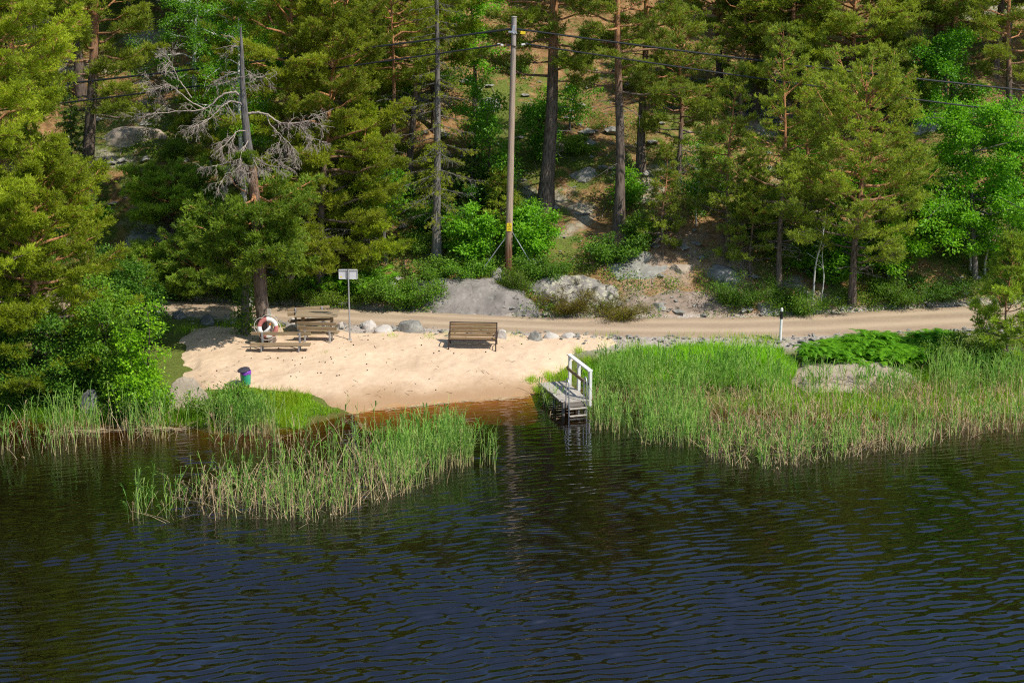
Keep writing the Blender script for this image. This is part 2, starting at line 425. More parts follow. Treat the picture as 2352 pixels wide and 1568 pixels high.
def wt(X, Y, Z):
    f = FAR(X); n = NEAR(X); s = SHORE(X)
    green = np.where(Y < n, .75, np.where(Y < f+5, .42, .27)) + (fbm(X/4, Y/4, 5)-.5)*.9-.6*(Y > f)*sat((X-3)/1.5)*sat((11-X)/2)*sat((6-Y+f)/2)
    for P in GRASSY: green = np.maximum(green, sat(signed_dist(X, Y, P)*2+.5)*1.1)
    lich = np.where(Y > f, .20+(fbm(X/5, Y/5, 9)-.5)*1.4, -.5)
    grav = sat(1.2-np.abs(Y-(n-.5))/1.0)*sat((X+8)/2)*(1-sat((X-11)/3)) + sat((.35-(np.abs(Y-(n+f)/2)-(f-n)/2))/.3)*.8
    grav = np.maximum(grav, (Y > f)*.45*sat((X-3.2)/1.5)*sat((11-X)/2)*sat((5-Y+f)/2)*fbm(X*.9, Y*.9, 78))
    grav = sat(grav+(fbm(X*2, Y*2, 77)-.5)*.8*(grav > 0.02))
    return {'wt': np.stack([sat(green), sat(lich), grav], -1)}
go = link('ground', grid_mesh('ground', steps((-220, -60, 20), (-60, -25, 2.5), (-25, 25, .16), (25, 60, 2.5), (60, 220, 20)),
     steps((-160, -40, 20), (-40, -12, 2), (-12, 13, .13), (13, 34, .3), (34, 70, 1.0), (70, 160, 8)), H, [M['ground']], wt))
tag(go, 'wooded hillside and shore ground with brown needles, moss and pale lichen', kind='structure')

def m_sand():
    m, nt, out = nodes('beach_sand')
    v = coords(nt); z = nd(nt, 'ShaderNodeSeparateXYZ', {0: v}).outputs[2]
    n1 = noise_t(nt, .8, 4, .6, v); n2 = noise_t(nt, 5, 5, .65, v, .4); n3 = noise_t(nt, 22, 3, .7, v)
    c = ramp(nt, mth(nt, 'ADD', mth(nt, 'MULTIPLY', n1, .55), mth(nt, 'MULTIPLY', n2, .45)), [(.34, (.575, .43, .295)), (.64, (.74, .58, .42))])
    c = mix(nt, mth(nt, 'MULTIPLY', n3, .35), c, (.45, .36, .27), 'OVERLAY')
    sp = ramp(nt, n3, [(.69, (0, 0, 0)), (.75, (.6, .6, .6))]); c = mix(nt, sp, c, (.22, .14, .08))
    zz = mth(nt, 'ADD', z, mth(nt, 'MULTIPLY', mth(nt, 'SUBTRACT', n1, .5), .35))
    wet = nd(nt, 'ShaderNodeMapRange', {'Value': zz, 'From Min': .50, 'From Max': .10}, interpolation_type='SMOOTHSTEP').outputs[0]
    c = mix(nt, wet, c, (.40, .255, .145))
    wet2 = nd(nt, 'ShaderNodeMapRange', {'Value': zz, 'From Min': .06, 'From Max': -.02}).outputs[0]
    c = mix(nt, wet2, c, (.44, .25, .11))
    principled(nt, out, c, .95, .1, bump(nt, mth(nt, 'ADD', n2, mth(nt, 'MULTIPLY', n3, .3)), .6, .04)); return m
M['sand'] = m_sand()
def beach_z(X, Y):
    s = signed_dist(X, Y, BEACH)+(fbm(X*1.3, Y*1.3, 44)-.5)*.7
    base = H(X, Y)
    foot = (fbm(X*4.4, Y*4.4, 61, 2)-.5)*.036*sat(base/.35)*.8+(fbm(X*.6, Y*.6, 63, 2)-.5)*.03*sat(base/.3)
    return base+np.minimum(np.clip(s*.22, -.4, .12), .03+.09*sat(base/.3))+foot*sat(s*2)
_ground0 = ground
def ground(px, py):
    q = _ground0(px, py)
    for it in range(4):
        z = max(Hs(q[0], q[1]), float(beach_z(q[0:1], q[1:2])[0]))
        if z < Hs(q[0], q[1])+.01: break
        q = at_z(px, py, z)
    return q
bx = BEACH[:, 0]; by = BEACH[:, 1]
bo = link('beach', grid_mesh('beach', np.arange(bx.min()-.6, bx.max()+.6, .07), np.arange(by.min()-.6, by.max()+.6, .07), beach_z, [M['sand']]))
tag(bo, 'pale sandy beach darkening to wet brown sand at the waterline', kind='structure')

def m_road():
    m, nt, out = nodes('gravel_road')
    v = coords(nt); lane = attr(nt, 'lane')
    n1 = noise_t(nt, 1.0, 4, .6, coords(nt, 'Object', (.35, 1.6, 1))); n2 = noise_t(nt, 9, 5, .7, v); n3 = noise_t(nt, 35, 3, .7, v)
    f = mth(nt, 'ADD', mth(nt, 'MULTIPLY', n1, .5), mth(nt, 'MULTIPLY', n2, .5))
    c = ramp(nt, f, [(.3, (.30, .21, .14)), (.7, (.47, .36, .25))])
    c = mix(nt, ramp(nt, n3, [(.55, (0, 0, 0)), (.75, (.6, .6, .6))]), c, (.42, .39, .36))
    c = mix(nt, lane, c, (.56, .43, .30))
    principled(nt, out, c, .95, .1, bump(nt, mth(nt, 'ADD', n2, n3), .5, .02)); return m
M['road'] = m_road()
def road_mesh():
    xs = steps((-90, -25, 2), (-25, 25, .15), (25, 90, 2)); ts = np.linspace(-.1, 1.1, 34)
    X = np.repeat(xs[None], len(ts), 0); T = np.repeat(ts[:, None], len(xs), 1)
    n = NEAR(xs); f = FAR(xs); Y = n+(f-n)*T
    edge = np.minimum(T, 1-T)*(f-n)+(fbm(X*1.5, Y*1.5, 91)-.5)*.5
    Z = ZR-.04+np.clip(edge*.2, -.12, .03)+.05*np.sin(PI*sat(T))-.025*(np.exp(-((T-.3)/.09)**2)+np.exp(-((T-.72)/.09)**2))+(fbm(X*2, Y*2, 95)-.5)*.02
    lane = .7*(np.exp(-((T-.3)/.1)**2)+np.exp(-((T-.72)/.1)**2))
    nx = len(xs); i = (np.arange(len(ts)-1)[:, None]*nx+np.arange(nx-1)[None]).ravel()
    return raw_mesh('road', np.stack([X.ravel(), Y.ravel(), Z.ravel()], 1), [np.stack([i, i+1, i+nx+1, i+nx], 1)], [M['road']], vattr={'lane': lane.ravel()})
ro = link('road', road_mesh()); tag(ro, 'narrow beige gravel road running along the foot of the hill', kind='structure')

# ---- water
WV = []
rw = np.random.default_rng(5)
for k in range(64):
    lam = min(max(math.exp(rw.normal(math.log(.28), .24)), .17), .6); a = math.radians(rw.normal(-75, 10)); kk = 2*PI/lam
    WV.append((kk*math.cos(a), kk*math.sin(a), rw.uniform(0, 2*PI), lam**1.0*rw.uniform(.5, 1.2)))
def wave(X, Y):
    z = np.zeros_like(X); gx = fbm(X*.25, Y*.25, 15, 3)*3; gy = fbm(X*.25+40, Y*.25, 16, 3)*3
    for kx, ky, ph, a in WV: z += a*np.sin(kx*(X+.25*gx)+ky*(Y+.12*gy)+ph)
    amp = .0068*(.30+1.4*fbm(X*.16, Y*.3, 14, 3))
    calm = (.20+.74*sstep(-6, -29, Y))*(.45+.55*sat((X+18)/13+.5*sstep(-15, -24, Y)))
    far = sat((34-np.abs(X))/6)*sat((Y+44)/6)
    gust = .55+.9*sstep(.38, .62, fbm(X*.11+3, Y*.22, 18, 3))
    long = np.zeros_like(X)
    for kx, ky, ph, a in WV[:10]: long += np.sin(.42*(kx*(X+.3*gx)+ky*Y)+ph)*.0016
    return (z*amp*gust+long)*calm*far
def m_water():
    m, nt, out = nodes('lake_water')
    dp = attr(nt, 'depth')
    b = bump(nt, noise_t(nt, 5.5, 3, .55, coords(nt, 'Object', (.5, 1.4, 1)), .3), .07, .03)
    under = nd(nt, 'ShaderNodeBsdfTransparent', {'Color': (.90, .69, .43)})
    deep = nd(nt, 'ShaderNodeBsdfDiffuse', {'Color': (.006, .0045, .002)})
    s = nd(nt, 'ShaderNodeMixShader', {0: dp, 1: under.outputs[0], 2: deep.outputs[0]})
    gl = nd(nt, 'ShaderNodeBsdfGlossy', {'Color': (.80, .85, .96), 'Roughness': .01, 'Normal': b})
    bf = nt.nodes.new('ShaderNodeNewGeometry').outputs['Backfacing']
    ior = mth(nt, 'ADD', mth(nt, 'MULTIPLY', bf, 1/2.35-2.35), 2.35)      # same strength from above and below
    fr = nd(nt, 'ShaderNodeFresnel', {'IOR': ior, 'Normal': b})
    s2 = nd(nt, 'ShaderNodeMixShader', {0: fr.outputs[0], 1: s.outputs[0], 2: gl.outputs[0]})
    nt.links.new(s2.outputs[0], out.inputs[0]); return m
M['water'] = m_water()
wo = link('water', grid_mesh('water', steps((-220, -40, 20), (-40, -21, 1.0), (-21, 21, .058), (21, 40, 1.0), (40, 220, 20)),
     steps((-160, -46, 12), (-46, -31, .8), (-31, -3, .036), (-3, 3, .5)), wave, [M['water']],
     lambda X, Y, Z: {'depth': sat(1-np.exp(-np.maximum(-np.maximum(H(X, Y), np.where(signed_dist(X, Y, BEACH) > -.5, beach_z(X, Y), -9))-.01, 0)/.50))}))
tag(wo, 'dark rippled lake water, brown and clear near the beach', kind='structure')

# ================================================================== BUILT THINGS
def wall_tag(o, *a, **k): return tag(o, *a, **k)
# ---- jetty
def jetty():
    A = at_z(1239, 879, .5); B = at_z(1291, 924, .5)      # left edge, shore end and lake end
    d = (B-A)[:2]; L = float(np.hypot(*d)); ang = math.atan2(d[1], d[0])
    t = empty('jetty', (A[0], A[1], 0), 'small grey plank jetty with a white railing and a steel bathing ladder', 'jetty', rz=ang)
    W = .98; dz = .5
    deck = MB(); n = 19; pw = L/n
    for i in range(n):
        off = R.uniform(-.012, .012); tz = R.uniform(-.004, .004); cut = max(0, .22-(L-(i+.5)*pw))*.9
        deck.box(((i+.5)*pw, W/2+off+cut/2, dz-.02+tz), (pw-.014, W-cut, .04), None, .004)
    deck.build('deck', M['deckwood'], t)
    b = MB()
    for y in (.12, W-.12): b.box((L/2, y, dz-.115), (L-.05, .07, .14))
    b.box((L+.025, W/2, dz-.11), (.05, W-.02, .17)); b.box((L+.072, W/2, dz-.13), (.035, W*.62, .10))
    b.build('frame', M['deckdark'], t)
    for x in (.25, L*.55, L-.15):
        for y in (.1, W-.1):
            p = MB(); p.tube([(x, y, -1.3), (x, y, dz-.19)], .06, 8); p.build('support_post', M['deckdark'], t, True)
    xs = (.28, 1.22, L-.08)
    for x in xs:
        p = MB(); p.box((x, W+.055, dz-.25+.62), (.13, .095, 1.26)); p.build('railing_post', M['whitepaint'], t)
    r = MB(); r.box((L/2+.10, W+.04, dz+1.02), (L-.22, .17, .045)); r.build('handrail', M['whitepaint'], t)
    r = MB(); r.box((L/2+.06, W-.018, dz+.52), (L-.30, .04, .12)); r.build('lower_rail', M['wood'], t)
    lad = link('ladder', None, t); 
    for y in (.19, .83):
        s = MB(); a = L+.16
        pts = [(a-.30, y, dz+.0), (a-.30, y, dz+.55), (a-.28, y, dz+.72), (a-.22, y, dz+.81), (a-.15, y, dz+.83), (a-.06, y, dz+.78), (a-.01, y, dz+.66), (a, y, dz+.4), (a+.02, y, -.2), (a+.04, y, -.9)]
        s.tube(pts, .021, 10); s.build('ladder_rail', M['steel'], lad, True)
    for z in (dz-.20, dz-.22-.24, -.22, -.47):
        s = MB(); s.box((L+.19, .51, z), (.11, .60, .035)); s.build('ladder_step', M['deckwood'], lad)
    return t
jetty()

# ---- park bench with iron frame
def park_bench():
    A = ground(1031, 803); B = ground(1139, 806); c = (A+B)/2
    rz = math.atan2(B[1]-A[1], B[0]-A[0]); L = float(np.hypot(*(B-A)[:2]))
    t = empty('park_bench', (c[0], c[1], min(A[2], B[2])+.0), 'brown slatted park bench with dark iron frame, alone on the sand', 'bench', rz=rz)
    # local: x along the bench, front towards -y
    back0 = Vector((0, .34, .44)); back1 = Vector((0, .50, .93))
    s = MB(); 
    for i in range(5):
        y = -.02+i*.082; s.box((0, y, .435-.006*i), (L-.04, .076, .032), Matrix.Rotation(-.05, 3, 'X'))
    s.build('seat', M['benchwood'], t)
    s = MB(); rot = Matrix.Rotation(-math.atan2(.16, .49), 3, 'X'); w = .112
    for i in range(4):
        f = (i+.55)/4; p = back0.lerp(back1, f); s.box((0, p.y, p.z), (L-.04, .03, w), rot)
    s.build('backrest', M['benchwood'], t)
    for sx in (-1, 1):
        x = sx*L/2; f = MB()
        f.tube([(x, -.10, 0), (x, -.06, .2), (x, -.06, .40), (x, -.03, .43)], .022, 8)
        f.tube([(x, .62, 0), (x, .50, .16), (x, .40, .34), (x, .37, .46), (x, .44, .70), (x, .52, .97)], .022, 8)
        f.tube([(x, -.06, .41), (x, .15, .405), (x, .37, .40)], .02, 8)
        f.tube([(x, -.06, .40), (x, -.08, .55), (x, -.02, .63), (x, .15, .655), (x, .42, .64)], .02, 8)
        f.tube([(x, -.07, .20), (x, .2, .30), (x, .48, .19)], .014, 6)
        f.build('side_frame', M['darkiron'], t, True)
    f = MB(); f.box((0, -.068, .425), (L, .03, .05)); f.build('front_rail', M['darkiron'], t)
    f = MB(); f.box((0, .523, .95), (L, .032, .035)); f.build('top_rail', M['darkiron'], t)
park_bench()

# ---- picnic group
def plank_bench(name, pA, pB, label, backs, seat_h=.44, depth=.36, back_h=(.66, .84), face=-1, postmat='steel', ground_z=None, twin=2):
    A = ground(*pA); B = ground(*pB); c = (A+B)/2; rz = math.atan2(B[1]-A[1], B[0]-A[0]); L = float(np.hypot(*(B-A)[:2]))
    z = c[2] if ground_z is None else ground_z
    t = empty(name, (c[0], c[1], z), label, 'bench', 'benches round the picnic table', rz)
    s = MB(); w = depth/twin
    for i in range(twin): s.box((0, face*(-.02+w*(i+.5)), seat_h-.022), (L, w-.018, .045))
    s.build('seat', M['wood'], t)
    s = MB()
    for h in backs: s.box((0, -face*.075, h), (L-.02, .038, .125), Matrix.Rotation(face*.10, 3, 'X'))
    s.build('backrest', M['wood'], t)
    for sx in (-1, 1):
        x = sx*L*.31; f = MB()
        f.box((x, -face*.045, max(backs)/2+.0), (.07, .05, max(backs)+.10-.0)); 
        f.box((x, face*depth*.42, seat_h-.06), (.06, depth, .035)); f.box((x, face*depth*.80, (seat_h-.08)/2), (.055, .045, seat_h-.08))
        f.build('leg', M[postmat], t)
    return t
def picnic():
    # near bench, in front of the lifebuoy, one back plank, seen from its front
    plank_bench('garden_bench', (577, 804), (715, 802), 'low bench with a single back plank, nearest the water in front of the lifebuoy', (.60,), .27, .36, face=-1, postmat='greypaint2')
    # bench with two back planks, back towards the lake
    plank_bench('garden_bench', (684, 785), (776, 787), 'bench with two back planks and its back to the lake, before the picnic table', (.57, .74), .39, .38, face=1, twin=3)
    plank_bench('garden_bench', (662, 757), (760, 754), 'far bench behind the picnic table, mostly hidden by the table top', (.62, .80), .42, .38, face=-1, twin=3)
    A = ground(684, 773); B = ground(771, 771); c = (A+B)/2; rz = math.atan2(B[1]-A[1], B[0]-A[0])
    t = empty('picnic_table', (c[0], c[1]+.35, c[2]), 'weathered wooden picnic table on the sand between two benches', 'table', rz=rz)
    L = 1.62; s = MB()
    for i in range(6): s.box((0, -.46+i*.178+.03, .80), (L+R.uniform(-.01, .01), .168, .04))
    s.build('tabletop', M['woodtop'], t)
    for x in (-.55, .55):
        s = MB(); s.box((x, .02, .755), (.08, .80, .048)); s.build('cross_bearer', M['wood'], t)
    for x in (-.55, .55):
        for sy in (-1, 1):
            f = MB(); f.beam((x, sy*.34+.02, -.05), (x, sy*.20+.02, .73), .06, .07, (1, 0, 0)); f.build('leg', M['wood'], t)
    f = MB()
    f.tube([(.62, -.30, .55), (.62, -.45, .25), (.62, -.40, .06), (.62, -.1, .02), (.62, .3, .02)], .018, 8); f.build('tubular_brace', M['steel'], t, True)
picnic()

# ---- lifebuoy on its post
def lifebuoy():
    yt = ground(612, 783)[1]; c = at_y(615, 752, yt-.50); g = ground(615, 783)[2]
    t = empty('lifebuoy_post', (c[0]+.05, c[1]+.12, g), 'grey wooden plank post standing behind the lifebuoy at the pine', 'post')
    p = MB(); p.box((0, 0, .62), (.16, .05, 1.44), None, .008); p.build('plank', M['deckwood'], t)
    p = MB(); p.box((0, -.03, .92), (.3, .03, .06)); p.build('hook_bar', M['wood'], t)
    lb = empty('lifebuoy', (c[0], c[1], c[2]-.36), 'faded red and white lifebuoy with a pale rope hung on a post', 'lifebuoy')
    lean = Matrix.Rotation(math.radians(90-8), 3, 'X'); z0 = .36
    Rm, rm = .315, .085; segs = [(95, 172, 'ringred'), (172, 218, 'ringwhite'), (218, 262, 'ringred'), (262, 300, 'ringwhite'), (300, 372, 'ringred'), (12, 95, 'ringwhite')]
    for a0, a1, mt in segs:
        m = MB(); n = 12; V = []; Q = []; sd = 14
        for i in range(n+1):
            a = math.radians(a0+(a1-a0)*i/n)
            for k in range(sd):
                b = 2*PI*k/sd; rr = Rm+rm*math.cos(b); V.append((math.cos(a)*rr, math.sin(a)*rr, .8*rm*math.sin(b)))
        for i in range(n):
            for k in range(sd): Q.append([i*sd+k, i*sd+(k+1) % sd, (i+1)*sd+(k+1) % sd, (i+1)*sd+k])
        V = np.array(V) @ np.array(lean).T+np.array([0, 0, z0]); m.add(V, Q); m.build('ring_segment', M[mt], lb, True)
    r = MB()
    for k in range(4):
        a0 = k*PI/2+.5; pts = []
        for i in range(15):
            f = i/14; a = a0+f*PI/2; rr = .41+.085*math.sin(PI*f)**.7*(1+.25*math.sin(k*2.1)); pts.append((math.cos(a)*rr, math.sin(a)*rr, .01))
        r.tube(np.array(pts) @ np.array(lean).T+np.array([0, 0, z0]), .010, 6)
    r.build('rope', M['rope'], lb, True)
    ln = MB(); ln.tube([(-.20, -.10, z0-.22), (-.05, -.12, z0-.12), (.08, -.12, z0+.02), (.10, -.10, z0+.10)], [.06, .062, .05, .02], 10)
    ln.build('line_bag', M['ringwhite'], lb, True)
    ln = MB(); ln.box((.10, -.08, z0+.14), (.07, .05, .11), Matrix.Rotation(.5, 3, 'Y'), .01); ln.build('strap', M['orange'], lb)
lifebuoy()

# ---- litter bin
def litter_bin():
    b = ground(567, 889); t = empty('litter_bin', tuple(b), 'green plastic litter bin with dark tilted lid and purple bag rim', 'litter bin')
    t.rotation_euler = (0, math.radians(-2), 0)
    m = MB(); m.lathe([(.14, .10), (.142, .10), (.185, .50), (.19, .52), (.175, .52), (.13, .14)], 28); m.build('bin_body', M['green'], t, True)
    m = MB(); pr = []
    for r, z in ((.192, .47), (.197, .52), (.192, .585), (.178, .60), (.165, .55)): pr.append((r, z))
    m.lathe(pr, 28); me = m.build('bag_rim', M['purple'], t, True)
    for v in me.data.vertices:
        a = math.atan2(v.co.y, v.co.x); v.co.z += .018*math.sin(a*5)*(v.co.z < .56)
    m = MB(); m.lathe([(0, .70), (.19, .695), (.222, .675), (.222, .655), (0, .655)], 28, (0, 0, 0), Matrix.Rotation(math.radians(0), 3, 'X'))
    o = m.build('lid', M['lid'], t, True); o.rotation_euler = (math.radians(9), math.radians(-7), 0); o.location = (.02, .07, -.02)
    m = MB(); m.tube([(-.19, .05, -.3), (-.19, .05, .66)], .022, 8); m.build('post', M['steel'], t, True)
litter_bin()

# ---- sign seen from behind
def sign():
    b = ground(804, 781); t = empty('road_sign', tuple(b), 'grey rectangular sign seen from behind on a thin galvanised post', 'sign')
    hgt = at_y(804, 618, b[1])[2]-b[2]
    m = MB(); m.tube([(0, 0, -.3), (0, 0, hgt)], .030, 12); m.build('post', M['steel'], t, True)
    m = MB(); m.box((0, .0, .02), (.16, .14, .06), None, .01); m.build('foot', M['deckwood'], t)
    w = 42/61; h = .345
    m = MB(); m.box((-.01, .052, hgt-.03-h/2), (w, .012, h)); 
    m.build('panel', M['greypaint'], t)
    m = MB(); m.box((-.01, .030, hgt-.03), (w+.01, .05, .025)); m.box((-.01+w/2, .038, hgt-.03-h/2), (.014, .03, h)); m.box((-.01-w/2, .038, hgt-.03-h/2), (.014, .03, h)); m.box((-.01, .038, hgt-.035-h), (w, .03, .014))
    m.build('rim', M['greypaint'], t)
    m = MB(); m.box((0, .022, hgt-.03-h/2), (.085, .045, h-.02)); m.build('clamp_rail', M['greypaint2'], t)
    m = MB(); m.box((-.27, .044, hgt-h+.035), (.075, .004, .04), None, .001); m.build('sticker', M['yellow'], t)
sign()

# ---- marker post
def marker():
    b = ground(1792, 783); t = empty('marker_post', tuple(b), 'slim white roadside marker post with black band near its top', 'marker post')
    h = at_y(1795, 707, b[1])[2]-b[2]; lx = at_y(1796, 707, b[1])[0]-b[0]
    t.rotation_euler = (0, math.atan2(lx, h), 0)
    m = MB(); m.lathe([(0, -.3), (.052, -.3), (.05, h*.67), (0, h*.67)], 14, (0, 0, 0)); m.build('shaft', M['whitepaint'], t, True)
    m = MB(); m.lathe([(0, h*.67), (.056, h*.67), (.056, h*.90), (0, h*.90)], 14); m.build('black_band', M['black'], t, True)
    m = MB(); m.lathe([(.05, h*.90), (.05, h*.97), (.03, h), (0, h)], 14); m.build('cap', M['whitepaint'], t, True)
    m = MB(); m.box((.0, -.05, h*.945), (.05, .012, .06), None, .003); m.build('reflector', M['reflector'], t)
marker()

# ---- utility pole, stays, cables
def utility():
    b = ground(1167, 628); y = b[1]; top = at_y(1181, 39, y); h = top[2]-b[2]; lx = top[0]-b[0]
    t = empty('utility_pole', tuple(b), 'tall weathered wooden power pole standing on the rock slab', 'utility pole')
    tilt = math.atan2(lx, h); t.rotation_euler = (0, tilt, 0); hh = math.hypot(lx, h)
    m = MB(); n = 22
    m.tube([(0, 0, -.4+(hh+.4)*i/n) for i in range(n+1)], [.155-.055*i/n for i in range(n+1)], 20); m.build('shaft', M['pole'], t, True)
    m = MB(); m.lathe([(0, hh+.025), (.115, hh+.01), (.118, hh-.015), (.105, hh-.02)], 20); m.build('cap', M['deckwood'], t, True)
    s = 55.5
    def zz(py): return (at_y(1176, py, y)[2]-b[2])
    z = zz(72)
    m = MB(); m.box((-.02, -.125, z+.08), (.10, .03, .30), Matrix.Rotation(.18, 3, 'Y')); m.box((-.14, -.115, z-.02), (.16, .06, .07)); m.box((.06, -.12, z-.03), (.10, .05, .08)); m.tube([(-.13, -.09, z-.07), (0, -.14, z-.07), (.13, -.09, z-.07)], .012, 6)
    m.build('upper_bracket', M['steel'], t)
    z = zz(104)
    m = MB(); m.tube([(-.13, -.11, z), (0, -.135, z-.02), (.13, -.10, z-.05)], .02, 8); m.tube([(-.42, -.06, z+.03), (-.12, -.12, z+.03)], .011, 6); m.tube([(.10, -.11, z-.06), (.34, -.06, z+.06)], .013, 6); m.box((-.22, -.10, z-.02), (.14, .05, .07))
    m.build('lower_bracket', M['darkiron'], t)
    for sx, px in ((-1, -.52), (1, .43)):
        m = MB(); m.box((px, -.06, z+.03+.02*sx), (.24, .05, .07), Matrix.Rotation(.15*-sx, 3, 'Y')); m.build('tension_clamp', M['reflector'], t)
    z = zz(520)
    ws = MB(); ws.box((0, -.160, z), (.205, .012, .33), None, .003); w = ws.build('warning_sign', M['yellow'], t)
    tr = MB(); a = .075; zt = z+.075
    P3 = [(-a, -.168, zt-.06), (a, -.168, zt-.06), (0, -.168, zt+.075)]
    for i in range(3): tr.beam(P3[i], P3[(i+1) % 3], .004, .011, (0, 1, 0), .001)
    for p, q in (((.010, zt+.035), (-.012, zt-.008)), ((-.012, zt-.008), (.012, zt-.006)), ((.012, zt-.006), (-.006, zt-.045))): tr.beam((p[0], -.168, p[1]), (q[0], -.168, q[1]), .004, .007, (0, 1, 0), .001)
    for k in range(4): tr.box((0, -.168, z-.045-k*.022), (.14-.02*(k % 2), .003, .004), None, .0005)
    tr.build('warning_symbol', M['black'], w)
    # stays
    for (pa, pb, dy, lab) in (((1162, 545), (1092, 637), -.6, 'pale steel stay rod bracing the power pole on its left'), ((1177, 533), (1236, 628), -.35, 'thin grey stay rod bracing the power pole on its right')):
        g = ground(*pb); a = at_y(pa[0], pa[1], y)
        m = MB(); m.tube([tuple(g-np.array([0, 0, .1])), tuple(a)], .020, 8); o = m.build('stay_rod', M['steel'], None, True); tag(o, lab, 'stay', 'stays of the power pole')
    # cables
    def cable(pts, rad, label, sagn=0):
        m = MB(); P = np.array(pts); f = np.linspace(0, 1, 40)
        d = np.concatenate([[0], np.cumsum(np.linalg.norm(np.diff(P, axis=0), axis=1))]); d /= d[-1]
        Q = np.stack([np.interp(f, d, P[:, k]) for k in range(3)], 1); m.tube(Q, rad, 8); o = m.build('overhead_cable', M['cable'], None, True)
        tag(o, label, 'cable', 'overhead cables of the power pole')
    yo = y-.14
    def sagc(p0, p1, sag, n=24):
        p0 = np.array(p0); p1 = np.array(p1); f = np.linspace(0, 1, n)[:, None]; q = p0+(p1-p0)*f; q[:, 2] -= (4*sag*f*(1-f))[:, 0]; return q
    # left end keeps its height and runs on past the trees, right end sinks slowly
    cable(sagc(at_y(1172, 67, yo), at_y(-900, 292, yo), .25), .038, 'upper black cable running left from the top of the power pole')
    cable(sagc(at_y(1188, 67, yo), at_y(3300, 290, yo), .30), .038, 'upper black cable running right from the top of the power pole')
    cable(sagc(at_y(1150, 103, yo), at_y(-900, 350, yo), .22), .032, 'lower black cable running left from its clamp on the power pole')
    cable(sagc(at_y(1206, 101, yo), at_y(3300, 362, yo), .28), .032, 'lower black cable running right from its clamp on the power pole')
    c = at_y(1201, 72, yo-.01); m = MB(); m.box((0, 0, -.07), (.20, .04, .11), Matrix.Rotation(.08, 3, 'Y'), .01); o = m.build('cable_tag', M['yellow'], None, loc=tuple(c)); tag(o, 'small yellow tag hanging from the upper cable beside the pole', 'tag')
utility()

# ---- rocks
def rock_mesh(name, size, seed, mat, facets=6, rough=.16, sub=5, flat=.0):
    import bmesh
    bm = bmesh.new(); bmesh.ops.create_icosphere(bm, subdivisions=sub, radius=1.0)
    rr = np.random.default_rng(seed)
    pl = []
    for k in range(facets):
        d = rr.normal(size=3); d[2] = abs(d[2])*.8; d /= np.linalg.norm(d); pl.append((Vector(d), rr.uniform(.58, .88)))
    off = Vector(rr.uniform(-50, 50, 3))
    for v in bm.verts:
        p = v.co.copy()
        for d, h in pl:
            k = p.dot(d)
            if k > h: p -= d*(k-h)*.92
        n = mnoise.fractal(p*1.4+off, 1.0, 2.0, 5)*rough + mnoise.noise(p*7+off)*rough*.12
        p *= 1+n
        v.co = Vector((p.x*size[0]/2, p.y*size[1]/2, p.z*size[2]))
    me = bpy.data.meshes.new(name); bm.to_mesh(me); bm.free()
    me.polygons.foreach_set('use_smooth', np.ones(len(me.polygons), bool)); me.set_sharp_from_angle(angle=math.radians(38)); me.materials.append(M[mat]); return me
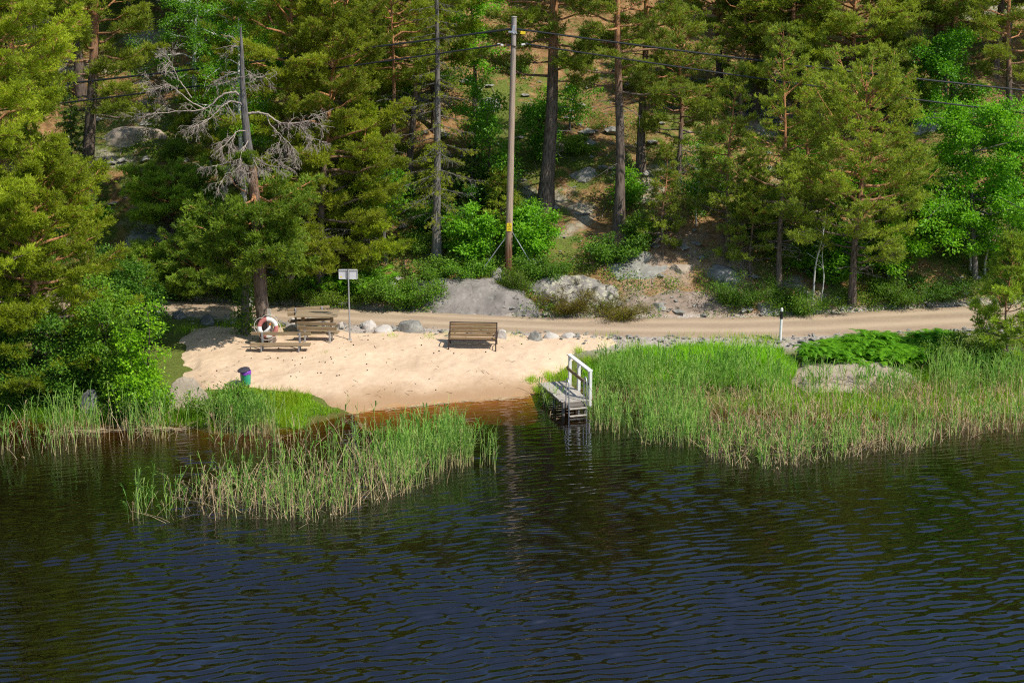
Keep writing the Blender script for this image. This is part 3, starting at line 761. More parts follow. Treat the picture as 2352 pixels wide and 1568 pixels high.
ROCKS = [  # name, base px, py, width px, height px, depth factor, sink, material, seed, facets, rough, label, group
    ('rock', 848, 758, 30, 22, .8, .35, 'palerock', 3, 8, .10, 'pale grey upright boulder, left of the white flat one beside the sign', 'boulders edging the road'),
    ('rock', 880, 766, 38, 17, .8, .3, 'palerock', 9, 7, .08, 'whitish flat boulder just right of the sign post', 'boulders edging the road'),
    ('rock', 945, 766, 70, 30, .7, .35, 'greyrock', 17, 9, .09, 'largest dark grey angular boulder edging the beach by the road', 'boulders edging the road'),
    ('rock', 1153, 780, 30, 19, .9, .3, 'palerock', 23, 5, .08, 'pale rounded boulder behind the right end of the park bench', 'boulders edging the road'),
    ('rock', 1230, 784, 34, 21, .8, .35, 'greyrock', 31, 9, .08, 'grey angular boulder, leftmost of the three by the path', 'boulders edging the road'),
    ('rock', 1268, 787, 42, 23, .9, .3, 'palerock', 37, 5, .07, 'broad pale boulder in the middle of the three by the path', 'boulders edging the road'),
    ('rock', 1307, 790, 38, 21, .9, .3, 'palerock', 41, 6, .08, 'pale boulder, rightmost of the three by the path', 'boulders edging the road'),
    ('rock', 668, 752, 26, 18, .8, .3, 'palerock', 43, 7, .08, 'white boulder showing behind the left bench of the picnic table', 'boulders edging the road'),
    ('rock', 782, 756, 22, 16, .8, .3, 'palerock', 47, 6, .08, 'small pale boulder beside the picnic bench and the sign', 'boulders edging the road'),
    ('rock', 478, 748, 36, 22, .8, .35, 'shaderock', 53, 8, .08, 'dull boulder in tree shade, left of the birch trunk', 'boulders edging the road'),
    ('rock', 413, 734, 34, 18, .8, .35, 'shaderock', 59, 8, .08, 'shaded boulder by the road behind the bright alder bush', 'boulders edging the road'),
    ('rock', 425, 950, 100, 78, 1.1, .45, 'sandrock', 61, 7, .10, 'slanting bare rock at the waterline between alder and heather bush', None),
    ('rock', 208, 965, 54, 70, .9, .35, 'shaderock', 67, 6, .10, 'tall grey boulder standing among the reeds on the left shore', None),
    ('rock', 1143, 640, 46, 17, .9, .4, 'granite', 83, 4, .08, 'small smooth stone at the foot of the power pole', None),
    ('rock', 1652, 645, 110, 46, .9, .42, 'greyrock', 89, 9, .13, 'bluish grey craggy outcrop in the bank behind the road', None),
    ('rock', 1757, 722, 66, 30, .8, .4, 'greyrock', 97, 7, .12, 'small slanting grey rock at the road edge, left of the marker post', None),
    ('rock', 1512, 712, 34, 20, .8, .4, 'greyrock', 101, 7, .1, 'little grey stone sticking out of the bank above the road', None),
    ('rock', 1565, 625, 60, 24, .9, .4, 'sandrock', 103, 7, .12, 'pale pinkish stone in the bank left of the bluish outcrop', None),
    ('rock', 352, 562, 190, 40, .9, .42, 'greyrock', 107, 6, .09, 'long grey rock slab on the slope left of the dead-topped pine', None),
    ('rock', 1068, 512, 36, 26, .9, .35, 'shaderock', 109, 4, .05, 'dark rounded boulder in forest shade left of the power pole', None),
    ('rock', 1118, 255, 66, 34, .9, .4, 'greyrock', 113, 8, .10, 'pale grey boulder high on the hill left of the power pole', None),
    ('rock', 1470, 600, 60, 24, .9, .4, 'greyrock', 127, 8, .12, 'half buried grey rock on the bank below the orange-barked pine', None),
    ('rock', 1340, 410, 76, 28, .9, .42, 'greyrock', 131, 8, .12, 'flat grey rock on the needle-covered slope right of the thick dark trunk', None),
    ('rock', 1290, 345, 100, 26, .9, .45, 'sandrock', 137, 7, .12, 'pale lichen covered rock higher up the slope behind the thick dark trunk', None),
    ('rock', 1560, 255, 110, 40, .9, .42, 'greyrock', 139, 8, .12, 'grey outcrop on the upper slope between pine trunks', None),
    ('rock', 1690, 505, 90, 30, .9, .42, 'sandrock', 141, 8, .12, 'pale slab on the slope behind the young pines', None),
    ('rock', 2130, 300, 90, 44, .9, .42, 'greyrock', 149, 8, .12, 'grey rocks on the upper right slope below two dark trunks', None),
    ('rock', 300, 330, 150, 34, .9, .45, 'sandrock', 151, 6, .1, 'pale lichen slab on the sunny slope right of the bare pine trunk', None),
    ('rock', 2108, 818, 26, 24, .9, .3, 'palerock', 157, 6, .1, 'small pale stone at the right end of the bracken', None),
]
for nm, px, py, wpx, hpx, df, sink, mt, sd, fc, rg, lab, grp in ROCKS:
    b = ground(px, py-hpx*.12); sc = F/np.linalg.norm(b-CAM); w = wpx/sc; hh = hpx/sc
    up = .22*hh if grp else 0; b = b+np.array([0, 0, up])
    me = rock_mesh(nm, (w*1.12, w*df*.9, hh/(1-sink*.35)*.85), sd, mt, fc, rg, 6 if wpx > 150 else 5)
    o = link(nm, me, None, (b[0], b[1]+w*df*.22, b[2]-hh*sink*.35)); o.rotation_euler = (0, 0, R.uniform(-.4, .4)); tag(o, lab, 'rock', grp)

SLABP = []
def slab(pts, hgt, seed, mat, label, step=.06):
    P = poly_world(pts); SLABP.append(P); mn = P.min(0)-.5; mx = P.max(0)+.5
    def z(X, Y):
        s = signed_dist(X, Y, P)+(fbm(X*1.4, Y*1.4, seed)-.5)*.7
        r = 1-np.abs(2*fbm(X*.8+Y*.5, Y*1.1-X*.3, seed+3, 3)-1); big = fbm(X*.55, Y*.55, seed+5, 2)
        st = np.floor(fbm(X*.7, Y*.7, seed+8, 2)*7)/7
        h = np.where(s > 0, hgt*(1-np.exp(-np.maximum(s, 0)/(.42)))*(.55+.75*big), s*.5)
        return H(X, Y)+h+((r-.6)*.09+(st-.5)*.18+(fbm(X*5, Y*5, seed+9, 3)-.5)*.03)*sat(s*2.5)
    o = link('rock', grid_mesh('rock', np.arange(mn[0], mx[0], step), np.arange(mn[1], mx[1], step), z, [M[mat]])); o.data.set_sharp_from_angle(angle=math.radians(35)); return tag(o, label, 'rock')
slab([(950, 680), (960, 655), (1000, 645), (1130, 645), (1195, 665), (1240, 700), (1236, 728), (1160, 728), (1075, 725), (990, 715)], .46, 501, 'granite', 'big smooth grey granite slab beside the road below the power pole')
slab([(1215, 664), (1260, 640), (1340, 638), (1410, 662), (1425, 700), (1370, 712), (1290, 712), (1240, 700)], .40, 541, 'lichenrock', 'blotched granite slab with dark lichen, right of the power pole')
slab([(1420, 700), (1500, 672), (1600, 676), (1690, 700), (1680, 724), (1560, 724), (1440, 726)], .22, 561, 'brownrock', 'low pinkish broken bedrock along the bank above the road')
slab([(1800, 878), (1835, 845), (1880, 832), (1960, 826), (2050, 838), (2100, 872), (2060, 900), (1950, 905), (1850, 900)], .26, 581, 'sandrock', 'broad low sand-coloured rock in front of the bracken')
slab([(1400, 610), (1480, 590), (1540, 615), (1500, 640), (1420, 640)], .28, 571, 'greyrock', 'mossy grey bedrock hump on the bank below the straight orange pine')
# ---- small stones strewn over the slope and the road verge
V = []; Tq = []; n0 = 0; octa = np.array([[1, 0, 0], [0, 1, 0], [-1, 0, 0], [0, -1, 0], [.1, .1, .8], [0, 0, -.5], [.7, .7, .35], [-.7, .6, .3], [-.6, -.7, .3], [.7, -.6, .35]])
of = [[0, 6, 4], [6, 1, 4], [1, 7, 4], [7, 2, 4], [2, 8, 4], [8, 3, 4], [3, 9, 4], [9, 0, 4], [0, 5, 6], [6, 5, 1], [1, 5, 7], [7, 5, 2], [2, 5, 8], [8, 5, 3], [3, 5, 9], [9, 5, 0]]
for k in range(1500):
    x = R.uniform(-22, 22)
    if k < 600: y = float(NEAR(np.array([x]))[0])+R.normal()*.35-.25; s = abs(R.normal())*.045+.02
    elif k < 900: y = float(FAR(np.array([x]))[0])+abs(R.normal())*.5; s = abs(R.normal())*.07+.03
    else: y = float(FAR(np.array([x]))[0])+R.uniform(.5, 20); s = abs(R.normal())*.13+.04
    z = max(Hs(x, y), ZR-.02 if k < 600 else -9); v = octa*(1+R.normal(size=octa.shape)*.22)*s*np.array([1.3, 1, .8]); a = R.uniform(0, 6); v = v @ np.array([[math.cos(a), math.sin(a), 0], [-math.sin(a), math.cos(a), 0], [0, 0, 1]])
    V.append(v+np.array([x, y, z+.1*s])); Tq.append(np.array(of)+n0); n0 += len(octa)
tag(link('gravel', raw_mesh('gravel', np.concatenate(V), [np.concatenate(Tq)], [M['greyrock']], smooth=False)), 'loose grey stones strewn along the road verges and the slope', kind='stuff')
# ---- twigs and needles on the sand
S = []
for k in range(260):
    x, y = R.uniform(BEACH[:, 0].min(), BEACH[:, 0].max()), R.uniform(BEACH[:, 1].min(), BEACH[:, 1].max())
    if signed_dist(np.array([x]), np.array([y]), BEACH)[0] < .3 or Hs(x, y) < .12: continue
    a = R.uniform(0, PI); L = R.uniform(.05, .22); p = np.array([[x+math.cos(a)*L*s, y+math.sin(a)*L*s, 0] for s in (-.5, 0, .5)]); p[:, 2] = beach_z(p[:, 0], p[:, 1])+.006; S.append((p, [.005, .006, .003]))
tag(link('debris', raw_mesh('debris', *(lambda v, f: (v, [f]))(*tubes(S, 4)), [M['cone']])), 'thin brown twigs and needles littering the sand', kind='stuff')
# ---- pine cones on the sand
def cone_mesh():
    m = MB(); m.lathe([(0, 0), (.018, .006), (.030, .02), (.026, .038), (.012, .052), (0, .056)], 9, (0, 0, 0), Matrix.Rotation(1.2, 3, 'X'))
    me = raw_mesh('pine_cone', np.concatenate(m.v), [np.concatenate(m.q)], [M['cone']]); return me
cm = cone_mesh()
zones = [((440, 1000), (775, 870), 30), ((1000, 1240), (800, 880), 6), ((640, 900), (800, 880), 16)]
for (x0, x1), (y0, y1), n in zones:
    for k in range(n):
        g = at_z(R.uniform(x0, x1), R.uniform(y0, y1), .55); 
        if signed_dist(g[0:1], g[1:2], BEACH)[0] < .35: continue
        z = float(beach_z(g[0:1], g[1:2])[0])
        o = link('pine_cone', cm, None, (g[0], g[1], z+.012)); o.rotation_euler = (0, 0, R.uniform(0, 6)); s = R.uniform(.55, 1.0); o.scale = (s, s, s)
        tag(o, 'small dark pine cone lying loose on the pale sand', 'pine cone', 'pine cones scattered on the beach')
# ================================================================== VEGETATION
def nrm(v): return v/(np.linalg.norm(v, axis=-1, keepdims=True)+1e-9)
def needles_mesh(name, P, D, T, k, length, width, spread, mat, rg):
    """P positions, D directions, T tint of each tuft; k flat needles sprays per tuft"""
    n = len(P); P = np.repeat(P, k, 0); D = np.repeat(D, k, 0); T = np.repeat(T, k)
    d = nrm(D+rg.normal(size=D.shape)*spread); sd = nrm(np.cross(d, rg.normal(size=d.shape)))
    L = length*rg.uniform(.65, 1.2, (len(P), 1)); W = width*rg.uniform(.7, 1.2, (len(P), 1))
    v = np.stack([P-sd*W*.5, P+d*L*.55-sd*W*.62, P+d*L, P+d*L*.55+sd*W*.62], 1).reshape(-1, 3)
    f = np.arange(len(P)*4).reshape(-1, 4)
    t = np.clip(T+rg.normal(size=len(P))*.14, 0, .98); t[rg.random(len(t)) < .004] = 1.0
    return raw_mesh(name, v, [f], [M[mat]], smooth=False, fattr={'tint': t})
def leaves_mesh(name, P, D, T, length, width, mat, rg, fold=True):
    sd = nrm(np.cross(D, rg.normal(size=D.shape)+np.array([0, 0, 2.2])))
    L = length*rg.uniform(.6, 1.25, (len(P), 1)); W = width*rg.uniform(.7, 1.2, (len(P), 1)); up = nrm(np.cross(sd, D))
    b = up*W*.22
    v = np.stack([P, P+D*L*.45-sd*W*.5+b, P+D*L, P+D*L*.45+sd*W*.5+b], 1).reshape(-1, 3)
    i = np.arange(len(P))[:, None]*4
    f = np.concatenate([i+np.array([0, 1, 2]), i+np.array([0, 2, 3])], 1).reshape(-1, 3)
    t = np.clip(np.repeat(T+rg.normal(size=len(P))*.18, 2), 0, .98)
    return raw_mesh(name, v, [f], [M[mat]], smooth=False, fattr={'tint': t})
def trunk_mesh(name, lines, mat, zmax, sides=7):
    big = [l for l in lines if l[1][0] > .05]; small = [l for l in lines if l[1][0] <= .05]
    V = []; Q = []; n = 0
    for ls, sd in ((big, max(sides, 10)), (small, 4)):
        if not ls: continue
        v, q = tubes(ls, sd); V.append(v); Q.append(q+n); n += len(v)
    v = np.concatenate(V)
    return raw_mesh(name, v, Q, [M[mat]], vattr={'hz': np.clip(v[:, 2]/zmax, 0, 1)})
def trunk_line(h, lean, r0, rg, wob=.05, n=14, flare=1.35, power=.75):
    t = np.linspace(0, 1, n); ph = rg.uniform(0, 6, 2)
    x = lean*t+wob*np.sin(t*5+ph[0])*t*(1-t)*4; y = wob*np.sin(t*4+ph[1])*t*(1-t)*4
    r = r0*np.maximum(1-t, .03)**power; r[0] *= flare; r[1] *= 1.05
    p = np.stack([x, y, t*h], 1); p[0, 2] = -.35
    return p, r
def on_line(p, z):
    return np.array([np.interp(z, p[:, 2], p[:, 0]), np.interp(z, p[:, 2], p[:, 1]), z])

def pine(h, cb, rad, r0, seed, lean=0.0, nb=46, dens=1.0, prof='dome', needle=.16, width=.021, bark='pinebark', mat='needles', droop=0.0, stubs=13, flat=.25, lateral=None, wob=.12):
    rg = np.random.default_rng(seed); tl, tr = trunk_line(h, lean, r0, rg, wob); lines = [(tl, tr)]; stub = []
    TP = []; TD = []; TT = []
    for i in range(stubs):
        z = h*rg.uniform(max(.12, cb*.45), max(.2, cb)); b = on_line(tl, z); a = rg.uniform(0, 2*PI); L = rg.uniform(.22, .5)*rad
        e = np.array([math.cos(a), math.sin(a), rg.uniform(-.25, .3)]); q = np.stack([b, b+e*L*.35+np.array([0, 0, .03]), b+e*L*.7, b+e*L+np.array([0, 0, -.08])]); stub.append((q, [.026, .018, .012, .005]))
        for j in range(5):
            p = q[1]+(q[3]-q[1])*rg.random(); e2 = nrm(e+rg.normal(size=3)*.7); l2 = L*rg.uniform(.12, .35); stub.append((np.stack([p, p+e2*l2*.5, p+e2*l2+np.array([0, 0, -.04])]), [.010, .007, .004]))
    for i in range(nb):
        u = (i+rg.random())/nb; z = h*(cb+(.985-cb)*u**.95)
        if prof == 'dome': pr = math.sqrt(max(.03, 1-((u-.32)/.74)**2))
        elif prof == 'cone': pr = (1-u)**.85*.95+.07
        else: pr = .55+.45*math.sin(PI*min(1, u*1.1)) if u < .85 else .6*(1-u)/.15+.15
        az = i*2.399+rg.uniform(-.5, .5); L = rad*pr*rg.uniform(.62, 1.18)
        e0 = (-.12-droop)+.85*u*u+rg.uniform(-.15, .2); b = on_line(tl, z)
        s = np.linspace(0, 1, 6); hz = np.array([math.cos(az), math.sin(az), 0]); sw = np.array([-hz[1], hz[0], 0])*rg.uniform(-.25, .25)
        bp = b+L*(s[:, None]*math.cos(e0)*hz+(s**2)[:, None]*sw); bp[:, 2] += L*(math.sin(e0)*s+(flat)*s**2.2-droop*.3*np.sin(PI*s))
        bp[1:-1] += rg.normal(size=(4, 3))*.05*L*.5
        br = min(.075, .012+.017*L); lines.append((bp, br*(1-s*.8)))
        btint = rg.uniform(.25, .7)
        for j in range(int(5+L*5.5)):
            s0 = rg.uniform(.28, 1)**.8; base = np.array([np.interp(s0, s, bp[:, k]) for k in range(3)])
            ang = az+(1 if rg.random() < .5 else -1)*rg.uniform(.25, 1.15); l2 = (.22+rg.uniform(.22, .5)*L*(1.15-s0)); el = e0*.4+rg.uniform(-.15, .55)
            d2 = np.array([math.cos(ang)*math.cos(el), math.sin(ang)*math.cos(el), math.sin(el)])
            tip = base+d2*l2; lines.append((np.stack([base, base+d2*l2*.5+np.array([0, 0, -.02]), tip]), [.015, .011, .005]))
            nt = max(3, int(dens*(3+l2*17))); q = rg.uniform(.30, 1.05, nt)
            off = rg.normal(size=(nt, 3))*np.array([.075, .075, .045])*(.5+l2)
            TP.append(base+d2*l2*q[:, None]+off); TD.append(nrm(d2*.8+off*3+np.array([0, 0, .55])+rg.normal(size=(nt, 3))*.25))
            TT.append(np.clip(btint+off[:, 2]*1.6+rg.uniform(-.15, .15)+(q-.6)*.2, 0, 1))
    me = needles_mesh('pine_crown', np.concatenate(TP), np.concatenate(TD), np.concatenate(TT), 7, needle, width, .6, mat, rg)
    return trunk_mesh('pine_trunk', lines, bark, h), me, (trunk_mesh('dead_twigs', stub, 'greybark', 1.0) if stub else None)

def spruce(h, cb, rad, r0, seed, lean=0.0, nb=70, dens=1.0, bare=0.0, bark='greybark', mat='spruce', needle=.10, width=.022):
    rg = np.random.default_rng(seed); tl, tr = trunk_line(h, lean, r0, rg, .04, power=.9); lines = [(tl, tr)]; TP = [np.zeros((1, 3))+[0, 0, h]]; TD = [np.array([[0, 0, 1.]])]; TT = [np.array([.5])]
    for i in range(nb):
        u = (i+rg.random())/nb; z = h*(cb+(.99-cb)*u); b = on_line(tl, z); az = i*2.399+rg.uniform(-.5, .5); L = rad*((1-u)**.8*.95+.06)*rg.uniform(.6, 1.15)
        s = np.linspace(0, 1, 6); hz = np.array([math.cos(az), math.sin(az), 0]); bp = b+L*s[:, None]*hz; bp[:, 2] += L*(.10*s-.55*s**1.4+.30*s**3)*(1-.5*u); lines.append((bp, (.008+.008*L)*(1-.8*s)))
        for j in range(int(4+L*9)):
            s0 = rg.uniform(.12, 1); base = np.array([np.interp(s0, s, bp[:, k]) for k in range(3)]); ang = az+(1 if rg.random() < .5 else -1)*rg.uniform(.3, 1.0); l2 = rg.uniform(.15, .38)*L*(1.2-s0)+.12
            d2 = nrm(np.array([math.cos(ang), math.sin(ang), rg.uniform(-.7, 0)])); lines.append((np.stack([base, base+d2*l2*.5, base+d2*l2+np.array([0, 0, -.06])]), [.007, .005, .003]))
            if rg.random() < bare: continue
            nt = max(3, int(dens*(3+l2*22))); q = rg.uniform(.05, 1.05, nt)
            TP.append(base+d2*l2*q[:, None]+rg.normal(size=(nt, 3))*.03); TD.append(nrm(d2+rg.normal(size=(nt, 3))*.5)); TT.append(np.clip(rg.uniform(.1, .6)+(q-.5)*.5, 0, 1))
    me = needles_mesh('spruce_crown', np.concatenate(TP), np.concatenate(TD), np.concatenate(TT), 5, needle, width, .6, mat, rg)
    return trunk_mesh('spruce_trunk', lines, bark, h), me

def broadleaf(h, cb, rad, r0, seed, lean=0.0, nb=26, nleaf=60, leaf=.11, lw=.075, bark='greybark', mat='leaves', clump=.24, stems=1, spread=.0, rise=.6, prof=.45):
    rg = np.random.default_rng(seed); lines = []; TP = []; TD = []; TT = []
    for st in range(stems):
        hh = h*(1 if st == 0 else rg.uniform(.35, 1.0)); a = rg.uniform(0, 2*PI); ln = lean+(spread*math.cos(a) if st else 0)
        tl, tr = trunk_line(hh, ln, r0*(1 if st == 0 else .75), rg, .10, power=.85, flare=1.15)
        tl[:, 1] += (spread*math.sin(a)*.8 if st else 0)*np.linspace(0, 1, len(tl)); lines.append((tl, tr))
        for i in range(nb):
            u = (i+rg.random())/nb; z = hh*(cb+(.97-cb)*u); b = on_line(tl, z); pr = math.sqrt(max(.06, 1-((u-prof)/max(prof, 1-prof)/1.05)**2)); L = rad*pr*rg.uniform(.25, 1.25)*(1 if stems == 1 else .75)
            az = i*2.399+rg.uniform(-.6, .6)+st; e = rise*rg.uniform(.3, 1.2)*(.5+u*.8); s = np.linspace(0, 1, 5); hz = np.array([math.cos(az)*math.cos(e), math.sin(az)*math.cos(e), math.sin(e)])
            bp = b+L*s[:, None]*hz; bp[:, 2] -= L*.22*s**2; bp[1:-1] += rg.normal(size=(3, 3))*.05*L; lines.append((bp, (.006+.012*L)*(1-.75*s)))
            for j in range(int(2+L*3.6)):
                s0 = rg.uniform(.3, 1); base = np.array([np.interp(s0, s, bp[:, k]) for k in range(3)]); d2 = nrm(hz+rg.normal(size=3)*.7); l2 = rg.uniform(.2, .5)*(.35+L*.4)
                tip = base+d2*l2; lines.append((np.stack([base, base+d2*l2*.5+np.array([0, 0, .02]), tip]), [.007, .005, .003]))
                n = int(nleaf*rg.uniform(.5, 1.3)); off = rg.normal(size=(n, 3))*np.array([1, 1, .62])*clump*(.55+.5*l2); P = base+d2*l2*rg.uniform(.4, 1.0, (n, 1))+off
                D = nrm(off*2/clump*.4+rg.normal(size=(n, 3))*.6+np.array([0, 0, -.25])+d2*.3)
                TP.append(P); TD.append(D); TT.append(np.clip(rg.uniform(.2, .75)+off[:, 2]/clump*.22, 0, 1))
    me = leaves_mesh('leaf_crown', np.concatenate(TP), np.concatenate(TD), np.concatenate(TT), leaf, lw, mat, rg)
    return trunk_mesh('leafy_trunk', lines, bark, h), me

NT = [0]
def plant_at(name, label, cat, meshes, loc, group=None, rz=0.0, sc=1.0, col=(1, 1, 1), tname='trunk', cname='crown'):
    t = empty(name, tuple(loc), label, cat, group, rz); t.scale = (sc, sc, sc)
    a = link(tname, meshes[0], t)
    if meshes[1] is not None: c = link(cname, meshes[1], t); c.color = (*col, 1)
    if len(meshes) > 2 and meshes[2] is not None: link('dead_twigs', meshes[2], t)
    return t
def fit(bpx, bpy, tpx, tpy, cbpy=None, dy=0.0):
    b = ground(bpx, bpy); b[1] += dy
    if dy: b[2] = Hs(b[0], b[1])
    top = at_y(tpx, tpy, b[1]); h = top[2]-b[2]
    cb = 0 if cbpy is None else (at_y(tpx, cbpy, b[1])[2]-b[2])/h
    return b, h, top[0]-b[0], cb
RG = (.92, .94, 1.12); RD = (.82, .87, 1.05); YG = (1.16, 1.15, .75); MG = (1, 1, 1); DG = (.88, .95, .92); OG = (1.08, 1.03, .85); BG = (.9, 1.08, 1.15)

PINES = [  # name, base, top, crown-base py, radius, trunk radius, options, colour, label
 ('pine_tree', (-75, 905), (-45, -260), 760, 3.6, .26, dict(nb=92, dens=1.4, seed=1), YG, 'broad yellow-green pine filling the left edge of the picture'),
 ('pine_tree', (85, 905), (85, 380), 850, 2.9, .20, dict(nb=70, dens=1.5, seed=2), YG, 'low bushy pine on the left shore, its branches hanging over the alders'),
 ('pine_tree', (25, 720), (35, -230), 600, 2.7, .24, dict(nb=70, dens=1.4, seed=3), YG, 'tall sunlit pine standing just behind the low bushy shore pine'),
 ('pine_tree', (197, 490), (228, -300), 270, 3.0, .31, dict(nb=56, dens=1.3, seed=4, stubs=12), MG, 'pine with a thick bare grey trunk, left of the lichen slope'),
 ('pine_tree', (665, 655), (668, -230), 600, 2.9, .20, dict(nb=74, dens=1.35, seed=6), OG, 'dense pine with twin orange limbs rising behind the picnic table'),
 ('pine_tree', (735, 668), (765, -40), 640, 2.9, .17, dict(nb=76, dens=1.4, seed=7), OG, 'full yellowish pine between the dead-topped pine and the bare spruce'),
 ('pine_tree', (835, 610), (840, 240), 600, 2.0, .11, dict(nb=54, dens=1.3, seed=8, prof='cone'), YG, 'young yellow-green pine behind the road sign'),
 ('pine_tree', (898, 520), (900, -80), 190, 2.0, .14, dict(nb=36, dens=1.1, seed=9), MG, 'slim reddish-trunked pine left of the bare spruce'),
 ('pine_tree', (938, 418), (962, -70), 130, 2.2, .17, dict(nb=34, dens=1.1, seed=10), OG, 'slightly leaning grey-trunked pine behind the bare spruce'),
 ('pine_tree', (1252, 472), (1292, -330), 190, 3.0, .34, dict(nb=50, dens=1.0, seed=11, stubs=4), DG, 'big dark-trunked pine standing on brown needles right of the power pole'),
 ('pine_tree', (1421, 520), (1428, -300), 220, 2.6, .235, dict(nb=44, dens=.95, seed=12), RG, 'straight pine whose bark turns orange, in the middle of the slope'),
 ('pine_tree', (1472, 400), (1484, -230), 120, 2.4, .21, dict(nb=36, dens=.95, seed=13), RD, 'grey-trunked pine right behind the straight orange pine'),
 ('pine_tree', (1790, 664), (1800, 60), 560, 2.5, .125, dict(nb=50, dens=.85, seed=14, prof='cone', stubs=12, flat=.45), RG, 'airy young pine with orange stem beside the tall leaning birch poles'),
 ('pine_tree', (1957, 698), (1992, 190), 600, 2.9, .16, dict(nb=64, dens=.9, seed=15, stubs=12, flat=.4), RG, 'wide young pine with its dark stem at the road edge on the right'),
 ('pine_tree', (1523, 590), (1530, 330), 570, .85, .05, dict(nb=34, dens=.9, seed=16, prof='cone', needle=.13, flat=.5), RG, 'thin pine sapling on the bank right of the straight orange pine'),
 ('pine_tree', (1724, 640), (1722, 380), 600, 1.4, .06, dict(nb=38, dens=.9, seed=17, prof='cone', needle=.14), RG, 'straggly small pine just left of the airy young pine'),
 ('pine_tree', (1668, 600), (1690, 150), 520, 1.7, .09, dict(nb=46, dens=.75, seed=18, prof='cone', flat=.4), RG, 'young pine behind the bluish outcrop'),
 ('pine_tree', (2312, 856), (2328, 545), 838, 1.5, .055, dict(nb=44, dens=1.0, seed=19, prof='cone', needle=.17, flat=.55, stubs=3), (1.0, 1.12, 1.05), 'small fresh green pine at the right edge beside the bracken'),
 ('pine_tree', (2316, 350), (2322, -120), 200, 2.2, .20, dict(nb=34, dens=1.1, seed=20), RG, 'reddish-trunked pine at the upper right edge'),
 ('pine_tree', (2145, 224), (2165, -150), 60, 2.8, .25, dict(nb=34, dens=1.2, seed=21), RD, 'left one of the two dark thick trunks on the upper right slope'),
 ('pine_tree', (2190, 246), (2205, -140), 90, 2.5, .25, dict(nb=34, dens=1.2, seed=22), RD, 'right one of the two dark thick trunks on the upper right slope'),
 ('pine_tree', (1955, 300), (1960, -90), 260, 3.6, .20, dict(nb=70, dens=1.3, seed=23), RG, 'dense drooping pine on the upper slope above the wide young pine'),
 ('pine_tree', (1651, 208), (1655, -120), 60, 2.3, .2, dict(nb=34, dens=1.1, seed=24), RD, 'pine on the upper slope between the grey trunk and the trunk pair'),
 ('pine_tree', (1733, 262), (1742, -140), 40, 2.2, .20, dict(nb=32, dens=1.1, seed=25), RD, 'dark pine trunk, left of the close pair on the upper slope'),
 ('pine_tree', (1762, 246), (1764, -130), 20, 2.2, .17, dict(nb=32, dens=1.1, seed=26), RD, 'dark pine trunk, right of the close pair on the upper slope'),
 ('pine_tree', (1704, 300), (1706, -90), 180, 1.6, .12, dict(nb=30, dens=1.0, seed=27), RG, 'slim pine with bare pale foot on the upper slope'),
 ('pine_tree', (404, 560), (384, 420), 515, 2.0, .10, dict(nb=52, dens=1.35, seed=28, wob=.3), BG, 'bluish small pine on the long grey slab left of the dead-topped pine'),
 ('pine_tree', (335, 672), (338, 585), 668, 1.1, .07, dict(nb=34, dens=1.3, seed=29, wob=.3), BG, 'low bluish pine behind the road, below the long grey slab'),
 ('pine_tree', (470, 676), (462, 560), 670, 1.5, .09, dict(nb=42, dens=1.3, seed=30, wob=.3), BG, 'low bluish pine behind the road, left of the birch trunk'),
 ('pine_tree', (1560, 430), (1560, 60), 330, 2.0, .13, dict(nb=46, dens=.85, seed=31), RG, 'mid-green pine on the slope right of the grey-trunked pine'),
 ('pine_tree', (1856, 560), (1858, 160), 500, 1.7, .10, dict(nb=44, dens=.75, seed=32, prof='cone', flat=.4), RG, 'young pine half hidden between the airy and the wide young pines'),
 ('pine_tree', (2075, 590), (2080, 300), 560, 1.6, .09, dict(nb=44, dens=1.15, seed=33, prof='cone', flat=.35), RG, 'small pine between the wide young pine and the bright oak'),
 ('pine_tree', (545, 430), (550, -60), 390, 2.1, .18, dict(nb=50, dens=1.25, seed=34), OG, 'pine on the slope behind the dead branches, among birch leaves'),
 ('pine_tree', (790, 420), (800, -90), 330, 3.0, .17, dict(nb=60, dens=1.3, seed=36), OG, 'pine filling the gap above the young yellow-green pine'),
]
for nm, b0, t0, cby, rad, r0, op, col, lab in PINES:
    b, h, ln, cb = fit(*b0, *t0, cby); op = dict(op); cb = min(max(cb, .06), .85)
    plant_at(nm, lab, 'pine tree', pine(h, cb, rad, r0, lean=ln, **op), b, None, 0, 1, col)

